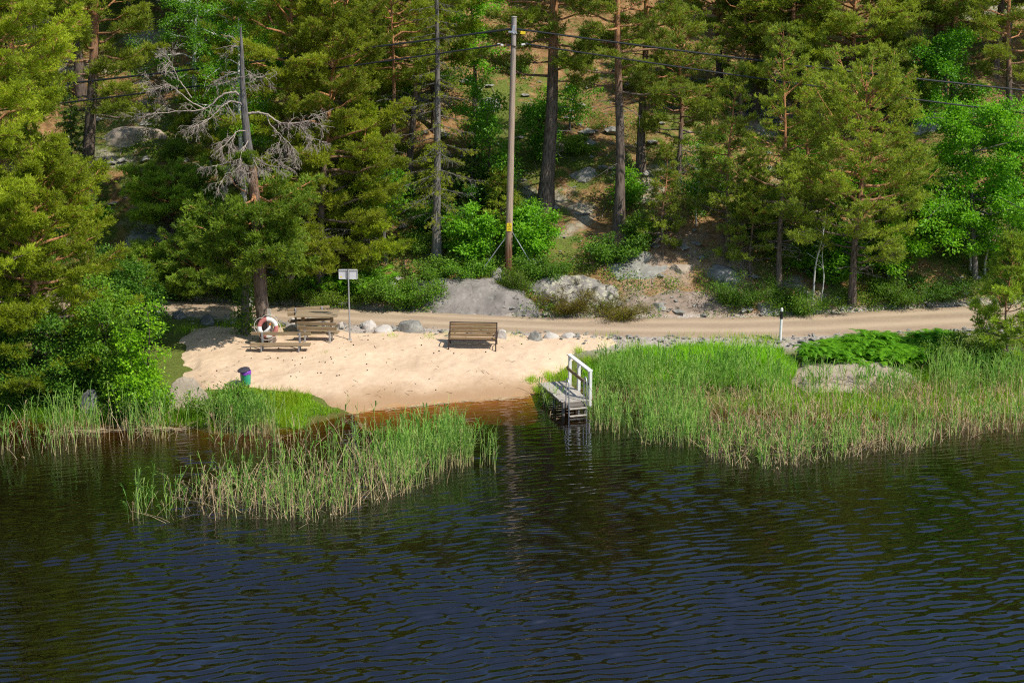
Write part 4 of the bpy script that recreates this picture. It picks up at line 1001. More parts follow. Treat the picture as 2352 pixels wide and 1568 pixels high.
# ---- the dead-topped pine by the beach, traced limb by limb
def dead_top():
    rg = np.random.default_rng(77); b = ground(612, 783); y0 = b[1]
    t = empty('pine_tree', tuple(b), 'gnarled pine by the beach with a dead silver top and green lower crown', 'pine tree')
    def loc(px, py, dy=0.0):
        return at_y(px, py, y0+dy)-b
    tr = [(618, 795), (606, 735), (600, 690), (594, 600), (590, 520), (584, 440), (578, 380), (568, 320), (561, 250), (557, 190), (555, 120), (553, 62)]
    P = np.array([loc(*p) for p in tr]); rr = np.array([.34, .27, .25, .24, .22, .19, .165, .145, .125, .095, .07, .03]); lines = []
    k = 6
    low = trunk_mesh('trunk', [(P[:k+2], rr[:k+2])]+[], 'pinebark', 14.0)
    def twigs(p, d, L, n, out, depth=0, fall=-.25):
        for j in range(n):
            dd = nrm(d+rg.normal(size=3)*.6+np.array([0, 0, fall])); l = L*rg.uniform(.4, 1.0); q = [p]; cur = p.copy(); e = dd.copy()
            for s in range(4): e = nrm(e+rg.normal(size=3)*.17+np.array([0, 0, -.06])); cur = cur+e*l/4; q.append(cur.copy())
            r = .010*L+.0045
            out.append((np.array(q), r*np.array([1, .8, .6, .45, .3])))
            if depth < 3:
                for s in (2, 3, 4): twigs(q[s], e, l*.68, 2 if depth < 1 else 1, out, depth+1, fall)
    dead = []; link('dead_top', trunk_mesh('dead_top', [(P[k:], rr[k:]*1.01)], 'deadtrunk', 12.0), t)
    limbs = [
     ([(561, 232), (545, 212), (523, 212), (505, 222), (488, 240), (468, 252), (440, 256), (400, 256), (365, 262), (338, 262)], -.2, .055, 12, -.05),
     ([(470, 250), (440, 236), (415, 215), (398, 198), (375, 200), (345, 205)], -.5, .03, 10, .05),
     ([(440, 225), (415, 190), (400, 160), (390, 140), (380, 122)], -.4, .026, 9, .1),
     ([(563, 250), (548, 235), (530, 232), (515, 240), (500, 255), (478, 275), (455, 282), (430, 295)], -.9, .05, 10, -.45),
     ([(563, 262), (590, 258), (612, 262), (625, 272), (645, 283), (680, 284), (710, 278), (740, 262), (768, 250)], -.5, .055, 10, -.1),
     ([(612, 262), (618, 285), (640, 305), (660, 325), (680, 345)], -.9, .03, 10, -.4),
     ([(650, 283), (690, 288), (705, 310), (725, 325)], -1.1, .026, 8, -.3),
     ([(562, 185), (548, 178), (532, 182), (520, 196)], .1, .03, 4, 0), ([(556, 170), (535, 166), (505, 167)], .2, .028, 3, 0),
     ([(553, 108), (530, 105), (495, 113)], .1, .022, 3, .1), ([(553, 98), (540, 92), (532, 86)], 0, .015, 2, .1), ([(555, 192), (575, 190), (588, 182)], -.2, .018, 4, .1),
     ([(570, 330), (552, 345), (535, 375), (520, 400), (505, 425)], -.8, .05, 8, -.3), ([(575, 380), (540, 372), (515, 376), (485, 382)], -1.0, .045, 6, -.2),
     ([(572, 300), (545, 300), (520, 330), (500, 345)], -1.2, .03, 10, -.4), ([(575, 350), (600, 372), (630, 385), (672, 378)], -2.0, .035, 9, -.05), ([(572, 320), (556, 345), (548, 385)], -1.6, .03, 8, -.5), ([(574, 345), (560, 370), (540, 395), (515, 400)], -2.0, .03, 7, -.2), ([(574, 350), (585, 375), (600, 400)], -2.2, .03, 7, -.3),
    ]
    for pts, dy, r, nt, fall in limbs:
        n = len(pts); q = np.array([loc(px, py, dy*i/(n-1)) for i, (px, py) in enumerate(pts)]); f = np.linspace(0, 1, 4*n)
        q = np.stack([np.interp(f, np.linspace(0, 1, n), q[:, c]) for c in range(3)], 1); kk = np.ones(3)/3
        for c in range(3): q[1:-1, c] = np.convolve(q[:, c], kk, 'valid')
        q[2:] += rg.normal(size=(len(q)-2, 3))*.012
        dead.append((q, r*.85*(1-.75*f)))
        for j in range(nt):
            s = rg.uniform(.35, 1); i = int(s*(len(q)-2)); d = nrm(q[i+1]-q[i])
            twigs(q[i], d, rg.uniform(.3, .85), 1 if s < .8 else 2, dead, 0, fall)
    link('trunk', low, t)
    dm = trunk_mesh('dead_wood', dead, 'deadwood', 12.0); link('dead_branches', dm, t)['label'] = 'bleached dead branches and bare broken top'
    # living lower crown
    TP = []; TD = []; TT = []; ll = []
    for i in range(54):
        zpx = rg.uniform(335, 612) if i % 3 == 0 else rg.uniform(430, 612); z = loc(580, zpx)[2]; bb = on_line(P, z); az = i*2.399+rg.uniform(-.4, .4); u = (z-3)/5; L = rg.uniform(.9, 2.9)*(1-.25*abs(u-.5))*(.42 if zpx < 420 else 1)
        e0 = rg.uniform(-.35, .25); s = np.linspace(0, 1, 6); hz = np.array([math.cos(az), math.sin(az), 0]); bp = bb+L*s[:, None]*hz*math.cos(e0); bp[:, 2] += L*(math.sin(e0)*s-.10*np.sin(PI*s)+.12*s**2); bp[1:-1] += rg.normal(size=(4, 3))*.07
        ll.append((bp, (.02+.014*L)*(1-.75*s))); bt = rg.uniform(.2, .6)
        for j in range(int(5+L*5)):
            s0 = rg.uniform(.35, 1); base = np.array([np.interp(s0, s, bp[:, c]) for c in range(3)]); ang = az+(1 if rg.random() < .5 else -1)*rg.uniform(.2, 1.2); l2 = .3+rg.uniform(.15, .4)*L*(1.2-s0); el = rg.uniform(-.3, .5)
            d2 = np.array([math.cos(ang)*math.cos(el), math.sin(ang)*math.cos(el), math.sin(el)]); ll.append((np.stack([base, base+d2*l2*.5, base+d2*l2]), [.012, .008, .004]))
            nt = int(4+l2*20); q = rg.uniform(.3, 1.05, nt); off = rg.normal(size=(nt, 3))*np.array([.08, .08, .05])*(.5+l2)
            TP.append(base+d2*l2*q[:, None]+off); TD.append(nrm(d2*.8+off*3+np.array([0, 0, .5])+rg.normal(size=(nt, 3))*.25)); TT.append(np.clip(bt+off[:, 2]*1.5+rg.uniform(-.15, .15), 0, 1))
    link('branches', trunk_mesh('live_branches', ll, 'pinebark', 8.0), t)
    c = link('crown', needles_mesh('crown', np.concatenate(TP), np.concatenate(TD), np.concatenate(TT), 6, .18, .034, .55, 'needles', rg), t); c.color = (.85, 1.0, .98, 1)
dead_top()

# ---- spruces
for b0, t0, cby, rad, r0, op, col, lab in [
 ((1003, 600), (1003, -260), 500, 2.2, .20, dict(seed=41, nb=90, bare=.68, dens=.8), (1.6, 1.3, .8), 'straight grey spruce with mostly bare drooping twigs, left of the power pole'),
 ((165, 500), (160, 215), 480, 1.6, .10, dict(seed=42, nb=70, dens=1.2), (.7, .85, .9), 'small dark spruce left of the thick bare grey trunk'),
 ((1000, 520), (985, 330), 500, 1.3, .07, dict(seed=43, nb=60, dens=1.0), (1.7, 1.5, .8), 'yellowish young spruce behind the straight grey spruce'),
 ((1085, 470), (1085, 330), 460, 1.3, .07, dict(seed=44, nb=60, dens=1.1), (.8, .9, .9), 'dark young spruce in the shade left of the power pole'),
]:
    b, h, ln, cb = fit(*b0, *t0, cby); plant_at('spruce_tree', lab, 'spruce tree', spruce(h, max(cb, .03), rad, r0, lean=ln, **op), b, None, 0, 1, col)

# ---- broadleaved trees
BR = (1.1, 1.05, .9)
LEAFY = [  # base, top, crown-base py, radius, trunk r, opts, colour, label, name
 ((572, 705), (545, -60), 330, 1.9, .15, dict(seed=51, nb=34, nleaf=85, leaf=.085, lw=.06, bark='birchbark'), BR, 'white-barked birch rising behind the dead silver branches', 'birch_tree'),
 ((450, 310), (455, -200), 250, 2.7, .14, dict(seed=52, nb=46, nleaf=95, leaf=.09, lw=.065, bark='birchbark'), MG, 'bright green birch left of the dead silver branches', 'birch_tree'),
 ((886, 600), (882, 380), 500, 1.3, .09, dict(seed=53, nb=16, nleaf=40, bark='greybark'), BR, 'small grey forked tree with thin leaves, beside the bare spruce', 'leafy_tree'),
 ((1098, 400), (1094, 170), 330, 1.0, .07, dict(seed=54, nb=18, nleaf=36, leaf=.13, lw=.09, bark='darkbark'), MG, 'thin dark-stemmed oak left of the power pole, high on the slope', 'oak_tree'),
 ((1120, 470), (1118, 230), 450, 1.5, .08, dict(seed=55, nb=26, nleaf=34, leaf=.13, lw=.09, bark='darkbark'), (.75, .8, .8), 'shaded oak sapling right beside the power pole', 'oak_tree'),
 ((1090, 270), (1080, -140), 170, 2.0, .12, dict(seed=56, nb=30, nleaf=60, leaf=.13, lw=.09, bark='darkbark'), BR, 'sunlit bright green oak at the top edge left of the power pole', 'oak_tree'),
 ((2240, 640), (2235, 245), 575, 2.9, .12, dict(seed=57, nb=60, nleaf=80, leaf=.13, lw=.09), BR, 'large bright green oak at the right edge', 'oak_tree'),
 ((2370, 640), (2365, 330), 600, 2.0, .10, dict(seed=58, nb=44, nleaf=76, leaf=.13, lw=.09), MG, 'green oak cut off by the right edge, beside the large oak', 'oak_tree'),
 ((2040, 640), (2052, 520), 620, 1.35, .07, dict(seed=59, nb=30, nleaf=60, leaf=.14, lw=.095, prof=.4), (1.25, 1.15, 1), 'low bright oak right of the wide young pine', 'oak_tree'),
 ((2170, 300), (2172, 85), 250, 1.9, .10, dict(seed=60, nb=34, nleaf=56, leaf=.13, lw=.09), (.85, .95, .9), 'green oak in front of the two dark thick trunks', 'oak_tree'),
 ((1600, 520), (1602, 330), 500, .75, .04, dict(seed=61, nb=26, nleaf=36, leaf=.075, lw=.055, bark='birchbark'), MG, 'slender birch sapling on the slope left of the young pines', 'birch_tree'),
 ((1310, 300), (1316, 190), 280, 1.0, .05, dict(seed=62, nb=20, nleaf=36), MG, 'little green tree right of the thick dark trunk', 'leafy_tree'),
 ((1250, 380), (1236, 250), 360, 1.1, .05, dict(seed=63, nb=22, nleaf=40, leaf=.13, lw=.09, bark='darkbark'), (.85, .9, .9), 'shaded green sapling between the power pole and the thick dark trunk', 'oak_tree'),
 ((2110, 560), (2120, 420), 540, 1.0, .05, dict(seed=64, nb=26, nleaf=46, leaf=.13, lw=.09), MG, 'small oak in the gap left of the large bright oak', 'oak_tree'),
 ((1880, 620), (1900, 500), 600, 1.2, .05, dict(seed=65, nb=24, nleaf=50), (.8, .9, .85), 'shaded leafy tree behind the leaning birch poles', 'leafy_tree'),
 ((720, 330), (725, -80), 250, 1.6, .10, dict(seed=66, nb=26, nleaf=50, leaf=.12, lw=.08), MG, 'green leafy tree showing between pines at the top centre left', 'leafy_tree'),
 ((870, 330), (862, 60), 290, 1.4, .09, dict(seed=67, nb=26, nleaf=46, leaf=.12, lw=.08), BR, 'green leafy tree under the left cables', 'leafy_tree'),
 ((2015, 180), (2030, -80), 120, 1.6, .09, dict(seed=68, nb=26, nleaf=46, leaf=.12, lw=.08), BR, 'bright leafy tree near the top right edge of the forest', 'leafy_tree'),
]
for b0, t0, cby, rad, r0, op, col, lab, nm in LEAFY:
    b, h, ln, cb = fit(*b0, *t0, cby); plant_at(nm, lab, nm.replace('_', ' '), broadleaf(h, min(max(cb, .05), .85), rad, r0, lean=ln, **op), b, None, 0, 1, col)
# leaning bare birch poles and the ivy-clad trunk by the beach
for b0, t0, r0, lab, sd in [((1866, 690), (1894, 505), .045, 'thin white birch stem leaning right at the road edge', 81), ((1886, 693), (1892, 560), .03, 'thinner birch stem just right of the white leaning one', 82), ((2228, 620), (2236, 520), .05, 'pale stem, left of the two in the shade under the large oak', 83), ((2262, 630), (2276, 520), .05, 'pale forked stem, right of the two in the shade under the large oak', 84)]:
    b, h, ln, cb = fit(*b0, *t0); rg = np.random.default_rng(sd); tl, tr = trunk_line(h, ln, r0, rg, .08, power=.5); L = [(tl, tr)]; TP = []
    for k in range(7):
        p = on_line(tl, h*rg.uniform(.45, .98)); d = nrm(np.array([rg.normal(), rg.normal(), .7])); L.append((np.stack([p, p+d*.25, p+d*.5]), [.012, .008, .004])); TP.append(p+d*.5+rg.normal(size=(14, 3))*.12)
    TP = np.concatenate(TP); plant_at('birch_tree', lab, 'birch tree', (trunk_mesh('birch_stem', L, 'birchbark', h), leaves_mesh('birch_leaves', TP, nrm(rg.normal(size=TP.shape)), np.full(len(TP), .4), .08, .06, 'bushleaves', rg)), b)
def ivy_trunk():
    b, h, ln, cb = fit(560, 765, 580, 470); rg = np.random.default_rng(90); tl, tr = trunk_line(h, ln, .17, rg, .06, power=.35); L = [(tl, tr)]; TP = []
    for k in range(1500):
        z = h*rg.beta(1.3, 2.2)*.75; a = rg.uniform(0, 2*PI); c = on_line(tl, z); r = .18+abs(rg.normal())*.17; TP.append(c+np.array([math.cos(a)*r, math.sin(a)*r, 0]))
    TP = np.array(TP); plant_at('birch_tree', 'mossy birch trunk overgrown with ivy, left of the gnarled pine by the beach', 'birch tree', (trunk_mesh('mossy_stem', L, 'greybark', h), leaves_mesh('ivy', TP, nrm(rg.normal(size=TP.shape)+np.array([0, -.3, -.5])), np.clip(rg.normal(size=len(TP))*.2+.35, 0, 1), .10, .085, 'bushleaves', rg)), b, cname='ivy')
ivy_trunk()

# ---- bushes
BUSH = [ # base, top py, radius, label, opts, colour
 ((352, 962), 700, 1.10, 'bright yellow-green young alder at the water, in front of the left bushes', dict(stems=5, spread=1.0, nb=18, nleaf=24, leaf=.105, lw=.085, mat='leaves'), (1.8, 1.45, .8)),
 ((255, 930), 640, 1.5, 'tall dark green alder directly left of the bright young alder', dict(stems=5, spread=1.0, nb=20, nleaf=44, leaf=.095, lw=.08), (1.3, 1.25, .8)),
 ((150, 940), 740, 1.5, 'dark alder bush under the low shore pine', dict(stems=5, spread=1.0, nb=18, nleaf=44, leaf=.095, lw=.08), (.85, .95, .8)),
 ((40, 945), 770, 1.6, 'dark alder bush at the left edge above the water', dict(stems=5, spread=1.0, nb=18, nleaf=44, leaf=.095, lw=.08), (.8, .9, .75)),
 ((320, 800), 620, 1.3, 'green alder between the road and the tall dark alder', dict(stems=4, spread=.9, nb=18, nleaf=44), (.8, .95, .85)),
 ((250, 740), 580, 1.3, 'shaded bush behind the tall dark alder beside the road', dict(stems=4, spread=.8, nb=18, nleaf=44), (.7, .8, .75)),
 ((300, 962), 905, .7, 'low green bush at the foot of the bright young alder', dict(stems=5, spread=.9, nb=10, nleaf=40, leaf=.08, lw=.06), (1, 1, .9)),
 ((545, 960), 893, .6, 'green willow bush in front of the litter bin', dict(stems=6, spread=.45, nb=9, nleaf=36, leaf=.10, lw=.045), (1, 1.05, .9)),
 ((505, 955), 900, .60, 'green bush on the shore left of the willow bush', dict(stems=6, spread=.75, nb=10, nleaf=40, leaf=.08, lw=.06), (1.1, 1, .8)),
 ((1090, 600), 478, 1.15, 'bright aspen shrub behind the power pole, to its left', dict(stems=5, spread=.9, nb=12, nleaf=40, leaf=.13, lw=.10, mat='leaves'), (1.15, 1.1, 1)),
 ((1215, 590), 470, 1.05, 'bright aspen shrub behind the power pole, to its right', dict(stems=5, spread=.8, nb=12, nleaf=40, leaf=.13, lw=.10, mat='leaves'), (1.15, 1.1, 1)),
 ((945, 712), 640, .85, 'lush green bush at the left end of the big granite slab', dict(stems=6, spread=1.0, nb=10, nleaf=44, leaf=.09, lw=.06), (1.05, 1.05, .9)),
 ((880, 690), 630, .7, 'leafy bush on the bank right of the road sign', dict(stems=6, spread=.9, nb=10, nleaf=40, leaf=.08, lw=.055), (1, .95, .8)),
 ((1005, 640), 595, .6, 'low bush at the foot of the straight grey spruce', dict(stems=5, spread=.75, nb=10, nleaf=34, leaf=.09, lw=.06), (1.15, 1.1, .9)),
 ((1085, 640), 600, .55, 'little bush behind the big granite slab near the left stay rod', dict(stems=5, spread=.75, nb=9, nleaf=36, leaf=.09, lw=.06), (1.05, 1.1, .9)),
 ((1192, 668), 618, .42, 'feathery low juniper bush right at the foot of the power pole', dict(stems=6, spread=.4, nb=9, nleaf=44, leaf=.06, lw=.02), (1, .85, .7)),
 ((1250, 640), 590, .55, 'green bush near the right stay rod', dict(stems=5, spread=.75, nb=9, nleaf=36, leaf=.09, lw=.06), (1.05, 1.1, .9)),
 ((1295, 720), 660, .75, 'brown withered heather bush between the two granite slabs', dict(stems=8, spread=1.0, nb=10, nleaf=46, leaf=.06, lw=.025, mat='heath'), (1.2, .75, .7)),
 ((1425, 735), 690, .6, 'brownish heather at the road edge right of the slabs', dict(stems=8, spread=.9, nb=8, nleaf=40, leaf=.06, lw=.025, mat='heath'), (1.1, .75, .65)),
 ((1700, 700), 630, .8, 'shrub below the straggly small pine', dict(stems=6, spread=.9, nb=10, nleaf=44, leaf=.07, lw=.04), (.9, .95, .8)),
 ((1840, 720), 665, .75, 'green low shrub at the road edge behind the marker post', dict(stems=6, spread=1.0, nb=9, nleaf=44, leaf=.08, lw=.05), (1, 1, .8)),
 ((2060, 700), 650, .9, 'green shrub at the road edge right of the wide young pine', dict(stems=6, spread=.8, nb=10, nleaf=44, leaf=.08, lw=.05), (.95, .95, .8)),
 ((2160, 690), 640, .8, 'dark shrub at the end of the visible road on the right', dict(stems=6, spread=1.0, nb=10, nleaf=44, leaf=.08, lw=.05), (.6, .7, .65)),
 ((2190, 845), 765, .7, 'yellow-flecked green bush between bracken and the small fresh pine', dict(stems=6, spread=.9, nb=10, nleaf=44, leaf=.07, lw=.05), (1.1, 1, .75)),
 ((2250, 850), 770, .75, 'dark green bush under the small fresh pine', dict(stems=6, spread=.9, nb=10, nleaf=50, leaf=.08, lw=.04), (.7, .8, .75)),
 ((400, 690), 625, .9, 'brownish green bush behind the road on the far left', dict(stems=6, spread=.8, nb=10, nleaf=44, leaf=.07, lw=.045), (1.0, .85, .7)),
 ((540, 690), 630, .8, 'bush behind the road, just left of the ivy-clad trunk', dict(stems=6, spread=1.0, nb=10, nleaf=44, leaf=.07, lw=.045), (1.0, .95, .75)),
 ((190, 520), 455, 1.0, 'very bright leafy bush at the foot of the thick bare grey trunk', dict(stems=5, spread=.8, nb=12, nleaf=46, leaf=.11, lw=.08, mat='leaves'), (1.3, 1.2, 1)),
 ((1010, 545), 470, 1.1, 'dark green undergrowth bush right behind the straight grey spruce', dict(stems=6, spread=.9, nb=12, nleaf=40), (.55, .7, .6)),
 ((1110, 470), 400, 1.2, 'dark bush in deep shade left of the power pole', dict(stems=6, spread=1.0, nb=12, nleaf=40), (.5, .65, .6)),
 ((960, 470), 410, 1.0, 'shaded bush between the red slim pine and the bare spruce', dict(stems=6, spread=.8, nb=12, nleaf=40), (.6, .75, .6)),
 ((1325, 350), 320, .8, 'small sunny bush on the slope right of the thick dark trunk', dict(stems=5, spread=.9, nb=9, nleaf=36, leaf=.09, lw=.06), (1.2, 1.05, .8)),
 ((1905, 655), 480, 1.3, 'bright broad-leaved shrub behind the dark stem of the wide young pine', dict(stems=5, spread=1.0, nb=14, nleaf=44, leaf=.13, lw=.09, mat='leaves'), (.95, 1, .9)),
 ((1765, 560), 430, 1.1, 'green shrub growing between the airy and the straggly pines', dict(stems=5, spread=1.0, nb=12, nleaf=40), (1.05, 1.1, .9)),
 ((1400, 600), 540, .9, 'leafy green undergrowth at the foot of the straight orange pine', dict(stems=6, spread=1.0, nb=10, nleaf=36), (.9, .95, .8)),
 ((1475, 560), 480, .8, 'pale green sapling bush right of the straight orange pine', dict(stems=4, spread=.7, nb=12, nleaf=34), (1.1, 1.05, .8)),
 ((1620, 470), 400, 1.0, 'green shrub on the sunny slope behind the birch sapling', dict(stems=5, spread=1.0, nb=10, nleaf=36), (1.0, 1.0, .8)),
 ((1980, 470), 380, 1.1, 'light green bush glimpsed through the wide young pine', dict(stems=5, spread=1.0, nb=12, nleaf=40, leaf=.12, lw=.085, mat='leaves'), (1, 1, .9)),
 ((640, 690), 625, .9, 'yellowish heather bush at the road behind the gnarled pine', dict(stems=7, spread=1.0, nb=9, nleaf=44, leaf=.07, lw=.04), (1.1, .95, .7)),
 ((760, 705), 660, .7, 'olive low shrub at the road edge left of the sign', dict(stems=7, spread=1.0, nb=8, nleaf=44, leaf=.07, lw=.04), (1.1, .9, .7)),
 ((1190, 545), 505, .8, 'low leafy bush at the back of the aspen shrubs', dict(stems=5, spread=.9, nb=9, nleaf=40), (1, 1, .8)),
]
for i, (b0, tpy, rad, lab, op, col) in enumerate(BUSH):
    b, h, ln, cb = fit(*b0, b0[0], tpy); op = dict(op); mt = op.pop('mat', 'bushleaves'); h = max(h, .35)
    if h < 1.5: rad *= .62; op['spread'] = op.get('spread', .6)*1.45; op['stems'] = op['stems']+4; op['nb'] = 7
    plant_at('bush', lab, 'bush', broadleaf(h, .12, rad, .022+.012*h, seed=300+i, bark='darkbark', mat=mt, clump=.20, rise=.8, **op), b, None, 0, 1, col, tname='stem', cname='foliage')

# ---- trees deeper in the forest: a few crowns copied with their parts
protos = [pine(11.5, .26, 2.7, .2, 201, nb=50, dens=1.15, needle=.19, width=.028), pine(10.5, .20, 2.6, .18, 202, lean=.4, nb=46, dens=1.15, needle=.19, width=.028),
          pine(12.5, .32, 2.9, .22, 203, lean=-.5, nb=42, dens=1.2, needle=.19, width=.028), pine(8.0, .14, 2.2, .12, 204, prof='cone', nb=48, dens=1.1, needle=.19, width=.028)]
lf = [broadleaf(8.5, .3, 2.2, .12, 205, nb=30, nleaf=44, leaf=.15, lw=.105), broadleaf(6.5, .2, 1.8, .09, 206, nb=30, nleaf=44, leaf=.15, lw=.105)]
rb = np.random.default_rng(404); placed = []; taken = []
for o in COL.objects:
    if o.type == 'EMPTY' and o.name.split('.')[0].endswith('_tree'): taken.append((o.location.x, o.location.y))
tries = 0
while len(placed) < 110 and tries < 6000:
    tries += 1; y = 17+62*rb.random()**1.15; hw = (y+58)*.34+4; x = rb.uniform(-hw, hw)
    if -2 < x < 12 and y < 29: continue
    if y < 23 and -17 < x < -12: continue
    dmin = 2.0 if y < 35 else 2.6
    if any((x-a)**2+(y-c)**2 < dmin**2 for a, c in taken): continue
    taken.append((x, y)); placed.append((x, y))
for x, y in placed:
    isl = rb.random() < .17; pr = lf[int(rb.integers(2))] if isl else protos[int(rb.integers(4))]
    col = (MG, OG, DG, YG, MG, DG)[int(rb.integers(6))]
    if isl: plant_at('leafy_tree', 'green leafy tree standing among the pines deep in the forest uphill', 'leafy tree', pr, (x, y, Hs(x, y)), 'leafy trees deep in the forest', rb.uniform(0, 6), rb.uniform(.85, 1.3), col)
    else: plant_at('pine_tree', 'pine standing among others deep in the forest uphill', 'pine tree', pr, (x, y, Hs(x, y)), 'pines deep in the forest', rb.uniform(0, 6), rb.uniform(1.0, 1.5), col)

# ---- saplings among the trunks on the slope, copied with their parts
sap = [broadleaf(1.5, .12, .75, .03, 701, stems=3, spread=.5, nb=9, nleaf=34, leaf=.12, lw=.085, mat='leaves'), broadleaf(1.1, .1, .7, .025, 702, stems=5, spread=.8, nb=7, nleaf=34, leaf=.10, lw=.07, mat='bushleaves'), pine(2.2, .12, .75, .035, 703, nb=26, dens=.9, prof='cone', stubs=0)]
k = 0
while k < 40:
    x = rb.uniform(-16, 19); y = float(FAR(np.array([x]))[0])+rb.uniform(3, 19)
    if any((x-a)**2+(y-c)**2 < .8 for a, c in taken): continue
    taken.append((x, y)); i = int(rb.integers(3)); k += 1; col = (BR, MG, (1.1, .95, .8))[int(rb.integers(3))]
    if i < 2: plant_at('sapling', 'small leafy sapling growing among the trunks on the slope', 'sapling', sap[i], (x, y, Hs(x, y)), 'leafy saplings on the slope', rb.uniform(0, 6), rb.uniform(.6, 1.15), col, tname='stem', cname='foliage')
    else: plant_at('pine_sapling', 'little pine sapling growing among the trunks on the slope', 'sapling', sap[i][:2], (x, y, Hs(x, y)), 'pine saplings on the slope', rb.uniform(0, 6), rb.uniform(.6, 1.2), MG)

# ---- ground cover, grass, reeds, bracken (nobody could count them)
def blades(name, X, Y, h, w, lean, mat, rg, label, tint=(.2, .8), zf=None):
    n = len(X); Z = (zf or H)(X, Y); P = np.stack([X, Y, Z-.02], 1); a = rg.uniform(0, 2*PI, n); d = np.stack([np.cos(a), np.sin(a), 0*a], 1); sd = np.stack([-np.sin(a+rg.uniform(-.8, .8, n)), np.cos(a), 0*a], 1)
    hh = (h*rg.uniform(.5, 1.25, n))[:, None]; ln = (lean*rg.uniform(.2, 1.3, n))[:, None]; ww = (w*rg.uniform(.7, 1.2, n))[:, None]; up = np.array([0, 0, 1.0])
    v = np.stack([P-sd*ww/2, P+sd*ww/2, P+up*hh*.6+d*hh*ln*.35+sd*ww*.4, P+up*hh*.6+d*hh*ln*.35-sd*ww*.4, P+up*hh+d*hh*ln], 1).reshape(-1, 3)
    i = np.arange(n)[:, None]*5; q = i+np.array([0, 1, 2, 3]); t = i+np.array([3, 2, 4])
    T = np.clip(rg.uniform(*tint, n)*.6+(fbm(X*1.1, Y*1.1, 202)-.25)*.8, 0, .98); o = link(name, raw_mesh(name, v, [q, t], [M[mat]], smooth=False, fattr={'tint': np.concatenate([T, T])}))
    return tag(o, label, kind='stuff')
def sample_poly(P, n, rg, jitter=0.0, clump=None):
    mn = P.min(0); mx = P.max(0); out = []; 
    while sum(len(a) for a in out) < n:
        q = rg.uniform(mn, mx, (n*3, 2)); ok = signed_dist(q[:, 0], q[:, 1], P)+(fbm(q[:, 0]*1.2, q[:, 1]*1.2, 7)-.5)*1.2*jitter > 0
        if clump: ok &= fbm(q[:, 0]*clump[0], q[:, 1]*clump[0], clump[2]) > clump[1]+rg.uniform(-.12, .12, len(q))
        out.append(q[ok])
        if len(out) > 60: break
    return np.concatenate(out)[:n]
rg = np.random.default_rng(9)
q = sample_poly(GRASSY[0], 13000, rg, 1.3); blades('grass', q[:, 0], q[:, 1], .13, .016, .9, 'grass', rg, 'short green turf on the shore in front of the litter bin', (.1, .8)).color = (1.0, .95, .7, 1)
q = sample_poly(GRASSY[0], 1700, rg, 1.6, (1.6, .5, 29)); blades('grass', q[:, 0], q[:, 1], .34, .016, .7, 'grass', rg, 'taller rough grass tufts on the turf by the litter bin', (.0, .7)).color = (1.1, .85, .7, 1)
q = sample_poly(GRASSY[1], 26000, rg, .5); blades('grass', q[:, 0], q[:, 1], .34, .018, .5, 'grass', rg, 'tall fresh green grass between the path and the reeds', (.3, 1)).color = (.95, 1.05, .8, 1)
P = poly_world([(0, 900), (420, 900), (480, 985), (380, 985), (200, 978), (0, 968)]); q = sample_poly(P, 6000, rg, .5); blades('grass', q[:, 0], q[:, 1], .40, .02, .5, 'grass', rg, 'coarse grass at the foot of the left shore bushes').color = (.75, .85, .7, 1)
P = poly_world([(1830, 850), (2400, 850), (2400, 960), (1830, 960), (1700, 940)]); q = sample_poly(P, 7000, rg, .5); q = q[signed_dist(q[:, 0], q[:, 1], SLABP[3]) < 0]; blades('grass', q[:, 0], q[:, 1], .40, .018, .5, 'grass', rg, 'thin grass round the low sand-coloured rock')
# tufts along the road edge, by the jetty and boulders
T = []
for px, py, n, r in [(1222, 885, 260, .22), (1262, 862, 200, .3), (1235, 897, 160, .2), (1300, 868, 250, .4), (1350, 833, 120, .2), (1450, 800, 160, .5), (1700, 785, 260, .8), (1760, 782, 260, .6), (1180, 772, 80, .5), (1330, 795, 80, .2), (900, 772, 60, .3), (985, 774, 60, .3), (1030, 770, 60, .4), (1395, 775, 60, .8), (640, 760, 120, .6), (530, 750, 160, .8), (430, 760, 160, .5), (700, 772, 50, .5), (745, 810, 25, .15), (1290, 850, 20, .15), (1110, 758, 60, .5), (1560, 782, 90, .8), (1640, 780, 90, .8)]:
    g = ground(px, py); T.append(g[:2]+rg.normal(size=(n, 2))*r*.5)
T = np.concatenate(T); blades('grass', T[:, 0], T[:, 1], .26, .014, .6, 'grass', rg, 'scattered grass tufts at the road edge, boulders and jetty', (.2, .9)).color = (1.0, .92, .7, 1)

